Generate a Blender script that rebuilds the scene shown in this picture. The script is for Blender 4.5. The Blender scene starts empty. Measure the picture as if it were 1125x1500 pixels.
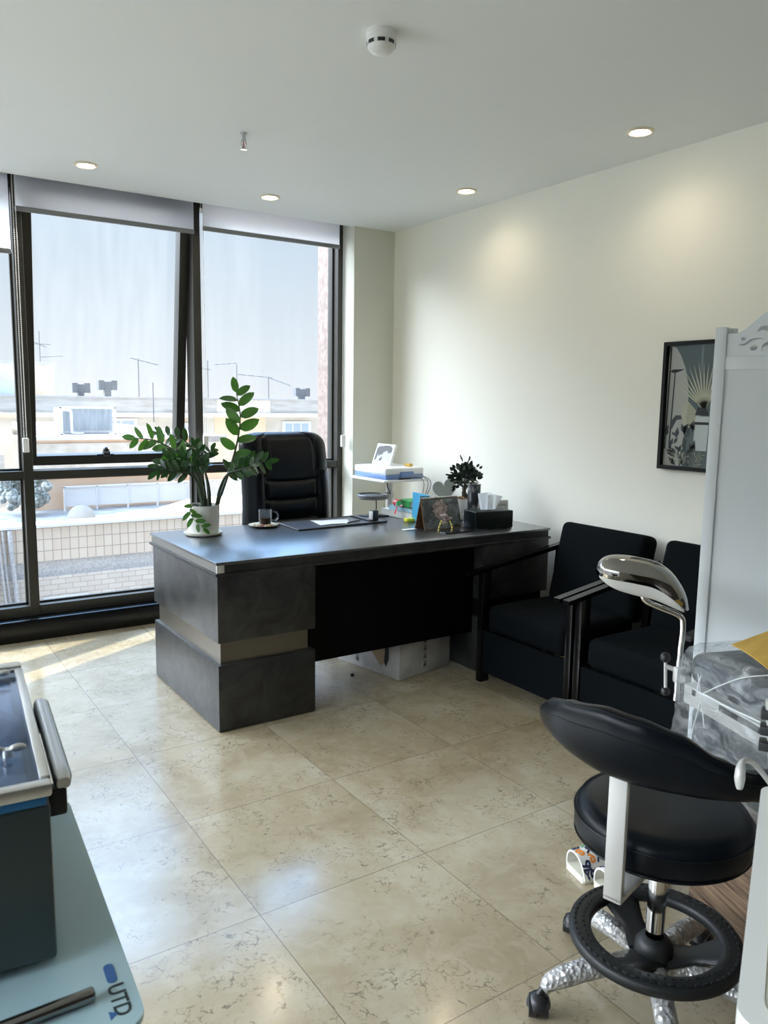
import bpy, bmesh, math, random
from mathutils import Vector, Matrix, noise as mnoise
S = bpy.context.scene
COL = S.collection
PI = math.pi
rnd = random.Random(7)

# ------------------------------------------------------------------ materials
def mat(name, color=(.8, .8, .8), rough=.5, metal=0.0, spec=.5, **kw):
    m = bpy.data.materials.new(name); m.use_nodes = True
    b = m.node_tree.nodes['Principled BSDF']
    b.inputs['Base Color'].default_value = (*color, 1)
    b.inputs['Roughness'].default_value = rough
    b.inputs['Metallic'].default_value = metal
    b.inputs['Specular IOR Level'].default_value = spec
    for k, v in kw.items():
        b.inputs[k.replace('_', ' ')].default_value = v
    return m

def nd(m, t, **kw):
    n = m.node_tree.nodes.new(t)
    for k, v in kw.items():
        if hasattr(n, k): setattr(n, k, v)
        else: n.inputs[k.replace('_', ' ')].default_value = v
    return n

def lk(m, a, b): m.node_tree.links.new(a, b)
def bsdf(m): return m.node_tree.nodes['Principled BSDF']
def coord(m, out='Object'): return nd(m, 'ShaderNodeTexCoord').outputs[out]

def ramp(m, fac, stops):
    r = nd(m, 'ShaderNodeValToRGB'); e = r.color_ramp.elements
    while len(e) < len(stops): e.new(.5)
    for i, (p, c) in enumerate(stops):
        e[i].position = p; e[i].color = (*c, 1) if len(c) == 3 else c
    lk(m, fac, r.inputs['Fac']); return r.outputs['Color']

def noisy(m, c1, c2, scale=10, detail=4, lo=.35, hi=.65, stretch=None, rough=None):
    v = coord(m)
    if stretch:
        mp = nd(m, 'ShaderNodeMapping'); mp.inputs['Scale'].default_value = stretch
        lk(m, v, mp.inputs['Vector']); v = mp.outputs['Vector']
    n = nd(m, 'ShaderNodeTexNoise', Scale=scale, Detail=detail); lk(m, v, n.inputs['Vector'])
    lk(m, ramp(m, n.outputs['Fac'], [(lo, c1), (hi, c2)]), bsdf(m).inputs['Base Color'])
    return n.outputs['Fac']

def bump(m, scale=200, strength=.2, dist=.002, kind='noise', stretch=None, detail=2):
    v = coord(m)
    if stretch:
        mp = nd(m, 'ShaderNodeMapping'); mp.inputs['Scale'].default_value = stretch
        lk(m, v, mp.inputs['Vector']); v = mp.outputs['Vector']
    if kind == 'noise':
        t = nd(m, 'ShaderNodeTexNoise', Scale=scale, Detail=detail); o = t.outputs['Fac']
    else:
        t = nd(m, 'ShaderNodeTexVoronoi', Scale=scale); o = t.outputs['Distance']
    lk(m, v, t.inputs['Vector'])
    b = nd(m, 'ShaderNodeBump', Strength=strength, Distance=dist)
    lk(m, o, b.inputs['Height']); lk(m, b.outputs['Normal'], bsdf(m).inputs['Normal'])
    return m

M = {}
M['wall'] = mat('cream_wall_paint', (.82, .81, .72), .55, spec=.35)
bump(M['wall'], 60, .04, .002)
M['ceiling'] = mat('white_ceiling_paint', (.82, .845, .84), .7, spec=.2)
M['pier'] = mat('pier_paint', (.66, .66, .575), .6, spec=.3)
M['frame'] = mat('bronze_aluminium', (.045, .043, .036), .38, .35)
M['sill'] = mat('black_sill_stone', (.002, .0025, .003), .25, spec=.4)
M['alu'] = mat('aluminium', (.72, .72, .70), .35, .85)
M['chrome'] = mat('chrome', (.78, .77, .75), .08, 1.0)
M['steel'] = mat('brushed_steel', (.55, .57, .58), .28, .9)
M['white_plastic'] = mat('white_plastic', (.80, .81, .80), .35)
M['grey_plastic'] = mat('grey_plastic', (.33, .34, .36), .45)
M['dark_plastic'] = mat('dark_plastic', (.013, .014, .016), .4)
M['blue_plastic'] = mat('blue_plastic', (.16, .26, .50), .4)
M['rubber'] = bump(mat('black_rubber', (.006, .008, .009), .5), 300, .15, .001)
M['silver_paint'] = mat('silver_white_paint', (.62, .62, .60), .38, .2)
M['leather'] = bump(mat('black_leather', (.0025, .004, .007), .32, spec=.2), 420, .15, .0012, 'vor')
M['stool_leather'] = bump(mat('black_stool_leather', (.0025, .0045, .0075), .30, spec=.2), 520, .15, .0012, 'vor')
M['fabric'] = mat('black_fabric', (.0035, .005, .006), .9, spec=.06)
bump(M['fabric'], 500, .25, .001)
M['blackwood'] = mat('black_painted_wood', (.003, .003, .0035), .24, spec=.28)
M['arm_top'] = mat('charcoal_wood', (.05, .052, .052), .35)
M['modesty'] = mat('black_board', (.0018, .002, .0025), .45, spec=.1)
M['ceramic'] = mat('white_ceramic', (.74, .74, .70), .22)
M['saucer'] = mat('cream_ceramic', (.72, .70, .60), .3)
M['soil'] = mat('soil', (.02, .014, .009), .95)
M['paper'] = mat('white_paper', (.80, .81, .83), .7)
M['tissue'] = mat('white_tissue', (.85, .87, .88), .9)
M['coffee'] = mat('coffee', (.045, .015, .005), .2)
M['stem'] = mat('dark_green_stem', (.022, .045, .018), .5)
M['leaf'] = mat('dark_glossy_zz_leaf', (.02, .06, .015), .26, spec=.6)
noisy(M['leaf'], (.008, .036, .012), (.022, .075, .018), 14)
M['leaf_backlit'] = mat('backlit_glossy_leaf', (.03, .11, .015), .3, spec=.5)  # backlit fronds: light through the leaves is put into this paler green
noisy(M['leaf_backlit'], (.016, .075, .014), (.05, .16, .025), 14)
def translucent(m, col, f):
    out = m.node_tree.nodes['Material Output']; t = nd(m, 'ShaderNodeBsdfTranslucent'); t.inputs['Color'].default_value = (*col, 1)
    x = nd(m, 'ShaderNodeMixShader'); x.inputs[0].default_value = f
    lk(m, bsdf(m).outputs[0], x.inputs[1]); lk(m, t.outputs[0], x.inputs[2]); lk(m, x.outputs[0], out.inputs['Surface'])
translucent(M['leaf'], (.05, .15, .02), .12)
translucent(M['leaf_backlit'], (.10, .27, .02), .26)
translucent(M['tissue'], (.85, .87, .88), .45)
M['bonsai_leaf'] = mat('dark_glossy_leaf', (.006, .022, .012), .3)
M['wood_trunk'] = mat('bark', (.045, .033, .022), .8)
M['pebble'] = mat('pebbles', (.2, .13, .05), .6)
noisy(M['pebble'], (.05, .03, .015), (.42, .26, .09), 90, 2)
M['pink_stone'] = mat('pinkish_travertine', (.62, .47, .41), .7)
noisy(M['pink_stone'], (.17, .12, .095), (.25, .19, .155), 26, 6)
M['yellow'] = mat('yellow_paper', (.62, .38, .07), .6)
noisy(M['yellow'], (.55, .33, .055), (.66, .43, .09), 6, 5, stretch=(1, 6, 1))

# translucent roller-blind cloth
def blind_mat():
    m = mat('blind_cloth', (.46, .46, .47), .9, spec=.1)
    nt = m.node_tree; out = nt.nodes['Material Output']
    t = nd(m, 'ShaderNodeBsdfTranslucent'); t.inputs['Color'].default_value = (.95, .94, .95, 1)
    mx = nd(m, 'ShaderNodeMixShader'); mx.inputs[0].default_value = .85
    lk(m, bsdf(m).outputs[0], mx.inputs[1]); lk(m, t.outputs[0], mx.inputs[2]); lk(m, mx.outputs[0], out.inputs['Surface'])
    n = nd(m, 'ShaderNodeTexNoise', Scale=1.0, Detail=3.0)
    mp = nd(m, 'ShaderNodeMapping'); mp.inputs['Scale'].default_value = (60, 60, 320)
    lk(m, coord(m), mp.inputs['Vector']); lk(m, mp.outputs['Vector'], n.inputs['Vector'])
    lk(m, ramp(m, n.outputs['Fac'], [(.3, (.34, .34, .36)), (.7, (.54, .53, .53))]), bsdf(m).inputs['Base Color'])
    return m
M['blind'] = blind_mat()
M['bar'] = mat('blind_bar', (.20, .205, .21), .5)
M['bead'] = mat('bead_plastic', (.60, .60, .58), .35)

# window glass: clear, thin, with dust that scatters a little and rain streaks
def glass_mat(name, tint, dust, gloss=.08, streaks=True):
    m = bpy.data.materials.new(name); m.use_nodes = True; nt = m.node_tree; nt.nodes.clear()
    out = nd(m, 'ShaderNodeOutputMaterial')
    tr = nd(m, 'ShaderNodeBsdfTransparent'); tr.inputs['Color'].default_value = (*tint, 1)
    gl = nd(m, 'ShaderNodeBsdfGlossy', Roughness=.02)
    tl = nd(m, 'ShaderNodeBsdfTranslucent'); tl.inputs['Color'].default_value = (.85, .87, .9, 1)
    m1 = nd(m, 'ShaderNodeMixShader'); m2 = nd(m, 'ShaderNodeMixShader')
    lw = nd(m, 'ShaderNodeLayerWeight', Blend=.12)
    mul = nd(m, 'ShaderNodeMath', operation='MULTIPLY'); mul.inputs[1].default_value = gloss * 6
    mn = nd(m, 'ShaderNodeMath', operation='MINIMUM'); mn.inputs[1].default_value = .5
    lk(m, lw.outputs['Fresnel'], mul.inputs[0]); lk(m, mul.outputs[0], mn.inputs[0])
    if streaks:
        mp = nd(m, 'ShaderNodeMapping'); mp.inputs['Scale'].default_value = (9, 9, .8)
        n = nd(m, 'ShaderNodeTexNoise', Scale=2.0, Detail=6.0)
        lk(m, coord(m), mp.inputs['Vector']); lk(m, mp.outputs['Vector'], n.inputs['Vector'])
        mr = nd(m, 'ShaderNodeMapRange'); mr.inputs['From Min'].default_value = .35; mr.inputs['From Max'].default_value = .75
        mr.inputs['To Min'].default_value = dust * .6; mr.inputs['To Max'].default_value = dust * 1.4
        lk(m, n.outputs['Fac'], mr.inputs['Value']); lk(m, mr.outputs[0], m1.inputs[0])
    else: m1.inputs[0].default_value = dust
    lk(m, tr.outputs[0], m1.inputs[1]); lk(m, tl.outputs[0], m1.inputs[2])
    lk(m, mn.outputs[0], m2.inputs[0]); lk(m, m1.outputs[0], m2.inputs[1]); lk(m, gl.outputs[0], m2.inputs[2])
    lk(m, m2.outputs[0], out.inputs['Surface'])
    return m
M['glass'] = glass_mat('window_glass', (.93, .95, .96), .010)
M['clear'] = glass_mat('clear_glass', (.93, .95, .95), .02, .14, False)
M['frame_glass'] = glass_mat('picture_glass', (.96, .97, .97), .0, .12, False)
M['lid_glass'] = glass_mat('device_lid_glass', (.62, .72, .84), .16, .30, False)

# floor: beige marble tiles with thin dark joints
def floor_mat():
    m = mat('beige_marble_tile', (.5, .45, .36), .16, spec=.75)
    g = coord(m)
    mp = nd(m, 'ShaderNodeMapping'); mp.inputs['Location'].default_value = (-.885 + 5.92, -1.94 + 6.07, 0)
    lk(m, g, mp.inputs['Vector'])
    br = nd(m, 'ShaderNodeTexBrick', offset=0.0, squash=1.0)
    br.offset = 0.0; br.squash = 1.0
    for k, v in (('Scale', 1.0), ('Mortar Size', .0012), ('Mortar Smooth', .15), ('Bias', 0.0), ('Brick Width', .592), ('Row Height', .607)):
        br.inputs[k].default_value = v
    br.inputs['Color1'].default_value = (0, 0, 0, 1); br.inputs['Color2'].default_value = (1, 1, 1, 1); br.inputs['Mortar'].default_value = (.5, .5, .5, 1)
    lk(m, mp.outputs[0], br.inputs['Vector'])
    # per-tile offset so that the figure changes from tile to tile
    off = nd(m, 'ShaderNodeVectorMath', operation='SCALE'); off.inputs['Scale'].default_value = 3.7
    lk(m, br.outputs['Color'], off.inputs[0])
    ad = nd(m, 'ShaderNodeVectorMath', operation='ADD'); lk(m, g, ad.inputs[0]); lk(m, off.outputs[0], ad.inputs[1])
    v = ad.outputs[0]
    def nz(scale, detail, dist=0.0, rough=.55):
        n = nd(m, 'ShaderNodeTexNoise', Scale=scale, Detail=detail, Distortion=dist, Roughness=rough); lk(m, v, n.inputs['Vector']); return n.outputs['Fac']
    def mix(fac, a, b):
        x = nd(m, 'ShaderNodeMix', data_type='RGBA')
        if hasattr(fac, 'is_linked'): lk(m, fac, x.inputs['Factor'])
        else: x.inputs['Factor'].default_value = fac
        for s, c in ((x.inputs[6], a), (x.inputs[7], b)):
            if isinstance(c, tuple): s.default_value = (*c, 1)
            else: lk(m, c, s)
        return x.outputs[2]
    def mth(op, a, b):
        x = nd(m, 'ShaderNodeMath', operation=op)
        for i, c in enumerate((a, b)):
            if isinstance(c, (int, float)): x.inputs[i].default_value = c
            else: lk(m, c, x.inputs[i])
        return x.outputs[0]
    base = ramp(m, nz(3.2, 6, .6), [(.30, (.265, .21, .128)), (.52, (.335, .28, .185)), (.72, (.40, .355, .265))])
    cloud = ramp(m, nz(11, 5, 1.2), [(.45, (0, 0, 0)), (.75, (1, 1, 1))])
    base = mix(mth('MULTIPLY', cloud, .35), base, (.45, .405, .305))
    # fossil flecks: small curved dark worms, clustered
    wn = nd(m, 'ShaderNodeTexNoise', Scale=16.0, Detail=4.0); lk(m, v, wn.inputs['Vector'])
    wsc = nd(m, 'ShaderNodeVectorMath', operation='SCALE'); wsc.inputs['Scale'].default_value = .11; lk(m, wn.outputs['Color'], wsc.inputs[0])
    wv = nd(m, 'ShaderNodeVectorMath', operation='ADD'); lk(m, v, wv.inputs[0]); lk(m, wsc.outputs[0], wv.inputs[1])
    vo = nd(m, 'ShaderNodeTexVoronoi', feature='DISTANCE_TO_EDGE', Scale=14.0); lk(m, wv.outputs[0], vo.inputs['Vector'])
    line = ramp(m, vo.outputs['Distance'], [(.0, (1, 1, 1)), (.05, (0, 0, 0))])
    mask = ramp(m, nz(4.5, 5, .3), [(.47, (0, 0, 0)), (.60, (1, 1, 1))])
    brk = ramp(m, nz(38, 3), [(.48, (0, 0, 0)), (.60, (1, 1, 1))])
    fl = mth('MULTIPLY', mth('MULTIPLY', line, mask), brk)
    base = mix(mth('MULTIPLY', fl, .85), base, (.10, .075, .045))
    vo3 = nd(m, 'ShaderNodeTexVoronoi', feature='DISTANCE_TO_EDGE', Scale=31.0); lk(m, wv.outputs[0], vo3.inputs['Vector'])
    line3 = ramp(m, vo3.outputs['Distance'], [(.0, (1, 1, 1)), (.10, (0, 0, 0))])
    mask3 = ramp(m, nz(6.5, 6, .5), [(.47, (0, 0, 0)), (.60, (1, 1, 1))])
    brk3 = ramp(m, nz(60, 2), [(.46, (0, 0, 0)), (.58, (1, 1, 1))])
    base = mix(mth('MULTIPLY', mth('MULTIPLY', mth('MULTIPLY', line3, mask3), brk3), .7), base, (.13, .095, .06))
    # long thin veins
    vo2 = nd(m, 'ShaderNodeTexVoronoi', feature='DISTANCE_TO_EDGE', Scale=2.6); lk(m, wv.outputs[0], vo2.inputs['Vector'])
    vein = ramp(m, vo2.outputs['Distance'], [(.0, (1, 1, 1)), (.007, (0, 0, 0))])
    base = mix(mth('MULTIPLY', mth('MULTIPLY', vein, brk), .45), base, (.22, .17, .11))
    base = mix(br.outputs['Fac'], base, (.13, .10, .075))
    lk(m, base, bsdf(m).inputs['Base Color'])
    r = ramp(m, nz(2.2, 4), [(.3, (.13, .13, .13)), (.7, (.22, .22, .22))]); lk(m, r, bsdf(m).inputs['Roughness'])
    b = nd(m, 'ShaderNodeBump', Strength=.08, Distance=.004); lk(m, nz(5, 2), b.inputs['Height']); lk(m, b.outputs[0], bsdf(m).inputs['Normal'])
    return m
M['floor'] = floor_mat()

# desk laminate: dark slate with cloudy scuffs
def desk_mat(name, a, b, r, sp=.5, bs=.08):
    m = mat(name, a, r, spec=sp)
    n = nd(m, 'ShaderNodeTexNoise', Scale=7.0, Detail=9.0, Roughness=.7, Distortion=.8); lk(m, coord(m), n.inputs['Vector'])
    lk(m, ramp(m, n.outputs['Fac'], [(.38, a), (.62, b)]), bsdf(m).inputs['Base Color'])
    n2 = nd(m, 'ShaderNodeTexNoise', Scale=22.0, Detail=6.0); lk(m, coord(m), n2.inputs['Vector'])
    lk(m, ramp(m, n2.outputs['Fac'], [(.3, (r * .94,) * 3), (.7, (r * 1.06,) * 3)]), bsdf(m).inputs['Roughness'])
    bp = nd(m, 'ShaderNodeBump', Strength=bs, Distance=.002); lk(m, n2.outputs['Fac'], bp.inputs['Height']); lk(m, bp.outputs[0], bsdf(m).inputs['Normal'])
    return m
M['desk_side'] = desk_mat('slate_laminate', (.003, .0035, .004), (.030, .030, .0285), .40, .6)
M['desk_top'] = desk_mat('slate_laminate_top', (.012, .015, .020), (.014, .018, .024), .38, 1.0, .015)
for k_, v_ in (('Coat Weight', 1.0), ('Coat Roughness', .26), ('Coat IOR', 1.75)): bsdf(M['desk_top']).inputs[k_].default_value = v_

# building stone
def brick_mat(name, c1, c2, mortar, w, hgt, ms, axis='XZ', offset=0.0):
    m = mat(name, c1, .85, spec=.15)
    sx = nd(m, 'ShaderNodeSeparateXYZ'); cx = nd(m, 'ShaderNodeCombineXYZ'); lk(m, coord(m), sx.inputs[0])
    lk(m, sx.outputs[axis[0]], cx.inputs[0]); lk(m, sx.outputs[axis[1]], cx.inputs[1])
    br = nd(m, 'ShaderNodeTexBrick'); br.offset = offset; br.squash = 1.0
    for k, v in (('Scale', 1.0), ('Mortar Size', ms), ('Mortar Smooth', .1), ('Brick Width', w), ('Row Height', hgt)): br.inputs[k].default_value = v
    br.inputs['Color1'].default_value = (*c1, 1); br.inputs['Color2'].default_value = (*c2, 1); br.inputs['Mortar'].default_value = (*mortar, 1)
    lk(m, cx.outputs[0], br.inputs['Vector']); lk(m, br.outputs['Color'], bsdf(m).inputs['Base Color'])
    return m
M['clad'] = brick_mat('pale_stone_cladding', (.52, .43, .345), (.55, .475, .39), (.27, .225, .185), .13, .18, .006)
M['clad_lower'] = brick_mat('pale_brick_cladding', (.46, .41, .355), (.53, .48, .42), (.31, .275, .24), .22, .085, .005, offset=.5)
M['band'] = mat('grey_stone_band', (.40, .39, .39), .9); noisy(M['band'], (.33, .33, .33), (.47, .46, .46), 30, 5)
M['roof'] = mat('roof_felt', (.4, .4, .4), .8); noisy(M['roof'], (.16, .165, .17), (.28, .285, .29), 3, 5)
M['peach'] = mat('peach_render', (.72, .50, .34), .9); noisy(M['peach'], (.70, .47, .31), (.74, .55, .40), 2, 3)
M['beige'] = mat('beige_render', (.64, .58, .50), .9); noisy(M['beige'], (.56, .50, .42), (.70, .65, .58), 5, 5)
M['far_band'] = mat('concrete_parapet', (.56, .545, .51), .9); noisy(M['far_band'], (.40, .375, .34), (.52, .495, .46), 1.2, 6, stretch=(1, 1, 6))
M['far_wall'] = mat('sand_render', (.66, .60, .52), .9); noisy(M['far_wall'], (.50, .44, .36), (.58, .53, .46), 1.0, 4)
M['far_yellow'] = mat('yellow_render', (.66, .52, .35), .9)
M['white_paint'] = mat('white_outdoor_paint', (.60, .60, .60), .6)
M['cooler'] = mat('weathered_sheet_metal', (.42, .46, .49), .6); noisy(M['cooler'], (.22, .255, .28), (.30, .33, .35), 4, 5, stretch=(4, 4, .6))
M['far_glass'] = mat('distant_window_glass', (.35, .42, .50), .15)
M['antenna'] = mat('antenna_metal', (.10, .105, .11), .6, .2)
M['asphalt'] = mat('light_bounce_street', (.52, .51, .49), .9)  # street out of view, colour raised to bounce light onto the ceiling
M['foliage'] = mat('roof_greenery', (.10, .13, .09), .9); noisy(M['foliage'], (.05, .07, .05), (.40, .42, .40), 16, 4)

# ------------------------------------------------------------------ mesh helpers
def nbm(): return bmesh.new()

def box(bm, lo, hi, bev=0.0, mtx=None, seg=2):
    t = bmesh.new()
    bmesh.ops.create_cube(t, size=1)
    for v in t.verts:
        v.co = Vector([lo[i] + (v.co[i] + .5) * (hi[i] - lo[i]) for i in range(3)])
    if bev: bmesh.ops.bevel(t, geom=t.edges[:], offset=bev, segments=seg, profile=.5, affect='EDGES')
    merge(bm, t, mtx)

def merge(bm, t, mtx=None):
    if mtx is not None: bmesh.ops.transform(t, matrix=mtx, verts=t.verts)
    me = bpy.data.meshes.new('tmp'); t.to_mesh(me); t.free(); bm.from_mesh(me); bpy.data.meshes.remove(me)

def cyl(bm, p0, p1, r0, r1=None, seg=20, caps=True):
    p0, p1 = Vector(p0), Vector(p1); d = p1 - p0
    t = bmesh.new()
    bmesh.ops.create_cone(t, cap_ends=caps, segments=seg, radius1=r0, radius2=r0 if r1 is None else r1, depth=d.length)
    q = Vector((0, 0, 1)).rotation_difference(d.normalized()).to_matrix().to_4x4()
    merge(bm, t, Matrix.Translation((p0 + p1) / 2) @ q)

def sph(bm, c, r, seg=16, sc=(1, 1, 1)):
    t = bmesh.new(); bmesh.ops.create_uvsphere(t, u_segments=seg, v_segments=max(4, seg // 2), radius=r)
    merge(bm, t, Matrix.Translation(c) @ Matrix.Diagonal((*sc, 1)))

def smooth_path(pts, n=6):
    P = [Vector(p) for p in pts]
    if len(P) < 3: return P
    out = []
    for i in range(len(P) - 1):
        a = P[i - 1] if i else P[0] * 2 - P[1]
        b, c = P[i], P[i + 1]
        d = P[i + 2] if i + 2 < len(P) else P[-1] * 2 - P[-2]
        for k in range(n):
            t = k / n
            out.append(.5 * ((2 * b) + (c - a) * t + (2 * a - 5 * b + 4 * c - d) * t * t + (3 * b - a - 3 * c + d) * t ** 3))
    out.append(P[-1]); return out

def tube(bm, pts, r, seg=10, caps=True, flat=None):
    P = [Vector(p) for p in pts]; n = len(P); rings = []
    up = Vector((0, 0, 1)); prev = None
    for i, p in enumerate(P):
        t = (P[min(i + 1, n - 1)] - P[max(i - 1, 0)]).normalized()
        if prev is None:
            a = t.cross(up)
            if a.length < 1e-3: a = t.cross(Vector((1, 0, 0)))
            a.normalize()
        else: a = (prev - t * prev.dot(t)).normalized()
        prev = a; b = t.cross(a)
        rr = r[i] if isinstance(r, (list, tuple)) else r
        fb = flat or 1
        rings.append([bm.verts.new(p + (a * math.cos(2 * PI * k / seg) + b * math.sin(2 * PI * k / seg) * fb) * rr) for k in range(seg)])
    for i in range(n - 1):
        for k in range(seg):
            bm.faces.new((rings[i][k], rings[i][(k + 1) % seg], rings[i + 1][(k + 1) % seg], rings[i + 1][k]))
    if caps:
        bm.faces.new(list(reversed(rings[0]))); bm.faces.new(rings[-1])

def lathe(bm, prof, c=(0, 0, 0), seg=36):
    rings = []
    for r, z in prof:
        if r < 1e-6: rings.append([bm.verts.new((c[0], c[1], c[2] + z))])
        else: rings.append([bm.verts.new((c[0] + r * math.cos(2 * PI * k / seg), c[1] + r * math.sin(2 * PI * k / seg), c[2] + z)) for k in range(seg)])
    for a, b in zip(rings, rings[1:]):
        for k in range(seg):
            k2 = (k + 1) % seg
            f = [a[0] if len(a) == 1 else a[k]]
            if len(a) > 1: f.append(a[k2])
            f.append(b[0] if len(b) == 1 else b[k2])
            if len(b) > 1: f.append(b[k])
            if len(set(f)) > 2: bm.faces.new(f)

def prism(bm, pts, h0, h1, fn=None):
    fn = fn or (lambda u, v, w: (u, v, w))
    a = [bm.verts.new(fn(u, v, h0)) for u, v in pts]; b = [bm.verts.new(fn(u, v, h1)) for u, v in pts]
    n = len(pts)
    bm.faces.new(list(reversed(a))); bm.faces.new(b)
    for i in range(n): bm.faces.new((a[i], a[(i + 1) % n], b[(i + 1) % n], b[i]))

def rrect(x0, y0, x1, y1, r, n=6):
    out = []
    for cx, cy, a0 in ((x1 - r, y0 + r, -90), (x1 - r, y1 - r, 0), (x0 + r, y1 - r, 90), (x0 + r, y0 + r, 180)):
        for k in range(n + 1):
            a = math.radians(a0 + 90 * k / n); out.append((cx + r * math.cos(a), cy + r * math.sin(a)))
    return out

def grid(bm, nu, nv, fn, closeu=False, closev=False):
    V = [[bm.verts.new(fn(i / (nu if closeu else nu - 1), j / (nv if closev else nv - 1))) for j in range(nv)] for i in range(nu)]
    for i in range(nu if closeu else nu - 1):
        for j in range(nv if closev else nv - 1):
            bm.faces.new((V[i][j], V[(i + 1) % nu][j], V[(i + 1) % nu][(j + 1) % nv], V[i][(j + 1) % nv]))
    return V

def obj(name, bm, m, parent=None, smooth=True, angle=40, label=None):
    bmesh.ops.recalc_face_normals(bm, faces=bm.faces)
    me = bpy.data.meshes.new(name); bm.to_mesh(me); bm.free()
    if smooth:
        me.polygons.foreach_set('use_smooth', [True] * len(me.polygons)); me.set_sharp_from_angle(angle=math.radians(angle))
    o = bpy.data.objects.new(name, me); COL.objects.link(o)
    o.data.materials.append(M[m] if isinstance(m, str) else m)
    if parent: o.parent = parent
    if label: o['label'] = label
    return o

def thing(name, label, cat, loc=(0, 0, 0), rz=0.0, group=None):
    o = bpy.data.objects.new(name, None); COL.objects.link(o); o.empty_display_size = .1
    o.location = loc; o.rotation_euler = (0, 0, rz)
    o['label'] = label; o['category'] = cat
    if group: o['group'] = group
    return o

def tag(o, label, cat, group=None):
    o['label'] = label; o['category'] = cat
    if group: o['group'] = group
    return o

def struct(o): o['kind'] = 'structure'; return o
def sempty(name):
    o = bpy.data.objects.new(name, None); COL.objects.link(o); o['kind'] = 'structure'; return o

def text_bm(s, size, extrude=.0003, bold=0.0):
    cu = bpy.data.curves.new('lettering', 'FONT'); cu.body = s; cu.size = size; cu.extrude = extrude; cu.resolution_u = 3; cu.offset = bold
    cu.align_x = 'CENTER'; cu.align_y = 'CENTER'
    o = bpy.data.objects.new('lettering', cu); COL.objects.link(o)
    dg = bpy.context.evaluated_depsgraph_get(); dg.update()
    me = bpy.data.meshes.new_from_object(o.evaluated_get(dg)); bm = bmesh.new(); bm.from_mesh(me)
    bpy.data.objects.remove(o); bpy.data.curves.remove(cu); bpy.data.meshes.remove(me)
    return bm

def xf(bm, mtx): bmesh.ops.transform(bm, matrix=mtx, verts=bm.verts); return bm
def T(*v): return Matrix.Translation(v)
def RX(a): return Matrix.Rotation(a, 4, 'X')
def RY(a): return Matrix.Rotation(a, 4, 'Y')
def RZ(a): return Matrix.Rotation(a, 4, 'Z')

# ------------------------------------------------------------------ camera
CAM_H = 1.4708
cam = bpy.data.cameras.new('camera'); co = bpy.data.objects.new('camera', cam); COL.objects.link(co); S.camera = co
r_ = Vector((.8327649, -.5534608, .0135558)); u_ = Vector((.0651216, .1222419, .9903616)); f_ = Vector((.5497834, .8238557, -.1378410))
mw = Matrix(((r_.x, u_.x, -f_.x, 0), (r_.y, u_.y, -f_.y, 0), (r_.z, u_.z, -f_.z, CAM_H), (0, 0, 0, 1)))
co.matrix_world = mw
cam.sensor_fit = 'HORIZONTAL'; cam.sensor_width = 36; cam.lens = 1163.0 / 1125 * 36
cam.clip_start = .05; cam.clip_end = 500
cam.dof.use_dof = True; cam.dof.focus_distance = 3.6; cam.dof.aperture_fstop = 16

# ------------------------------------------------------------------ room shell
XL, XR, YF, YB, H = -2.4, 3.40, -1.8, 5.0, 2.70
def sbox(name, lo, hi, m, bev=0):
    b = nbm(); box(b, lo, hi, bev); return struct(obj(name, b, m, None, bool(bev)))
sbox('floor', (XL - .1, YF - .1, -.1), (XR + .2, 5.32, 0), 'floor')
sbox('ceiling', (XL - .1, YF - .1, H), (XR + .2, 5.03, H + .3), 'ceiling')
sbox('wall_right', (XR, YF - .1, 0), (XR + .2, YB, H), 'wall')
b = nbm()
for lo, hi in (((XL - .1, YF - .1, 0), (XL, -.3, H)), ((XL - .1, 4.9, 0), (XL, 5.32, H)), ((XL - .1, -.3, 0), (XL, 4.9, .30)), ((XL - .1, -.3, 2.58), (XL, 4.9, H))): box(b, lo, hi)
struct(obj('wall_left', b, 'wall', None, False))  # opening made for the added side windows
sbox('wall_front', (XL, YF - .1, 0), (XR, YF, H), mat('darkened_front_wall', (.06, .05, .042), .5))  # wall behind the camera, colour darkened to cut light on furniture fronts
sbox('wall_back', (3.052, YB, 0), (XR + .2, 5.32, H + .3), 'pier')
# blind pocket above the window and the lintel closing it
b = nbm(); box(b, (XL, 5.22, 2.72), (3.052, 5.32, 3.0)); box(b, (XL, 5.03, 2.96), (3.052, 5.22, 3.0)); struct(obj('trim_1', b, 'ceiling', None, False))
# black curb under the glazing
b = nbm(); box(b, (XL, 5.06, 0), (3.052, 5.32, .132), .004); struct(obj('baseboard_back', b, 'sill'))
# stone pier of the facade outside the right end
sbox('trim_2', (3.09, 5.32, -1.2), (3.75, 5.60, 3.4), 'pink_stone')

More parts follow.
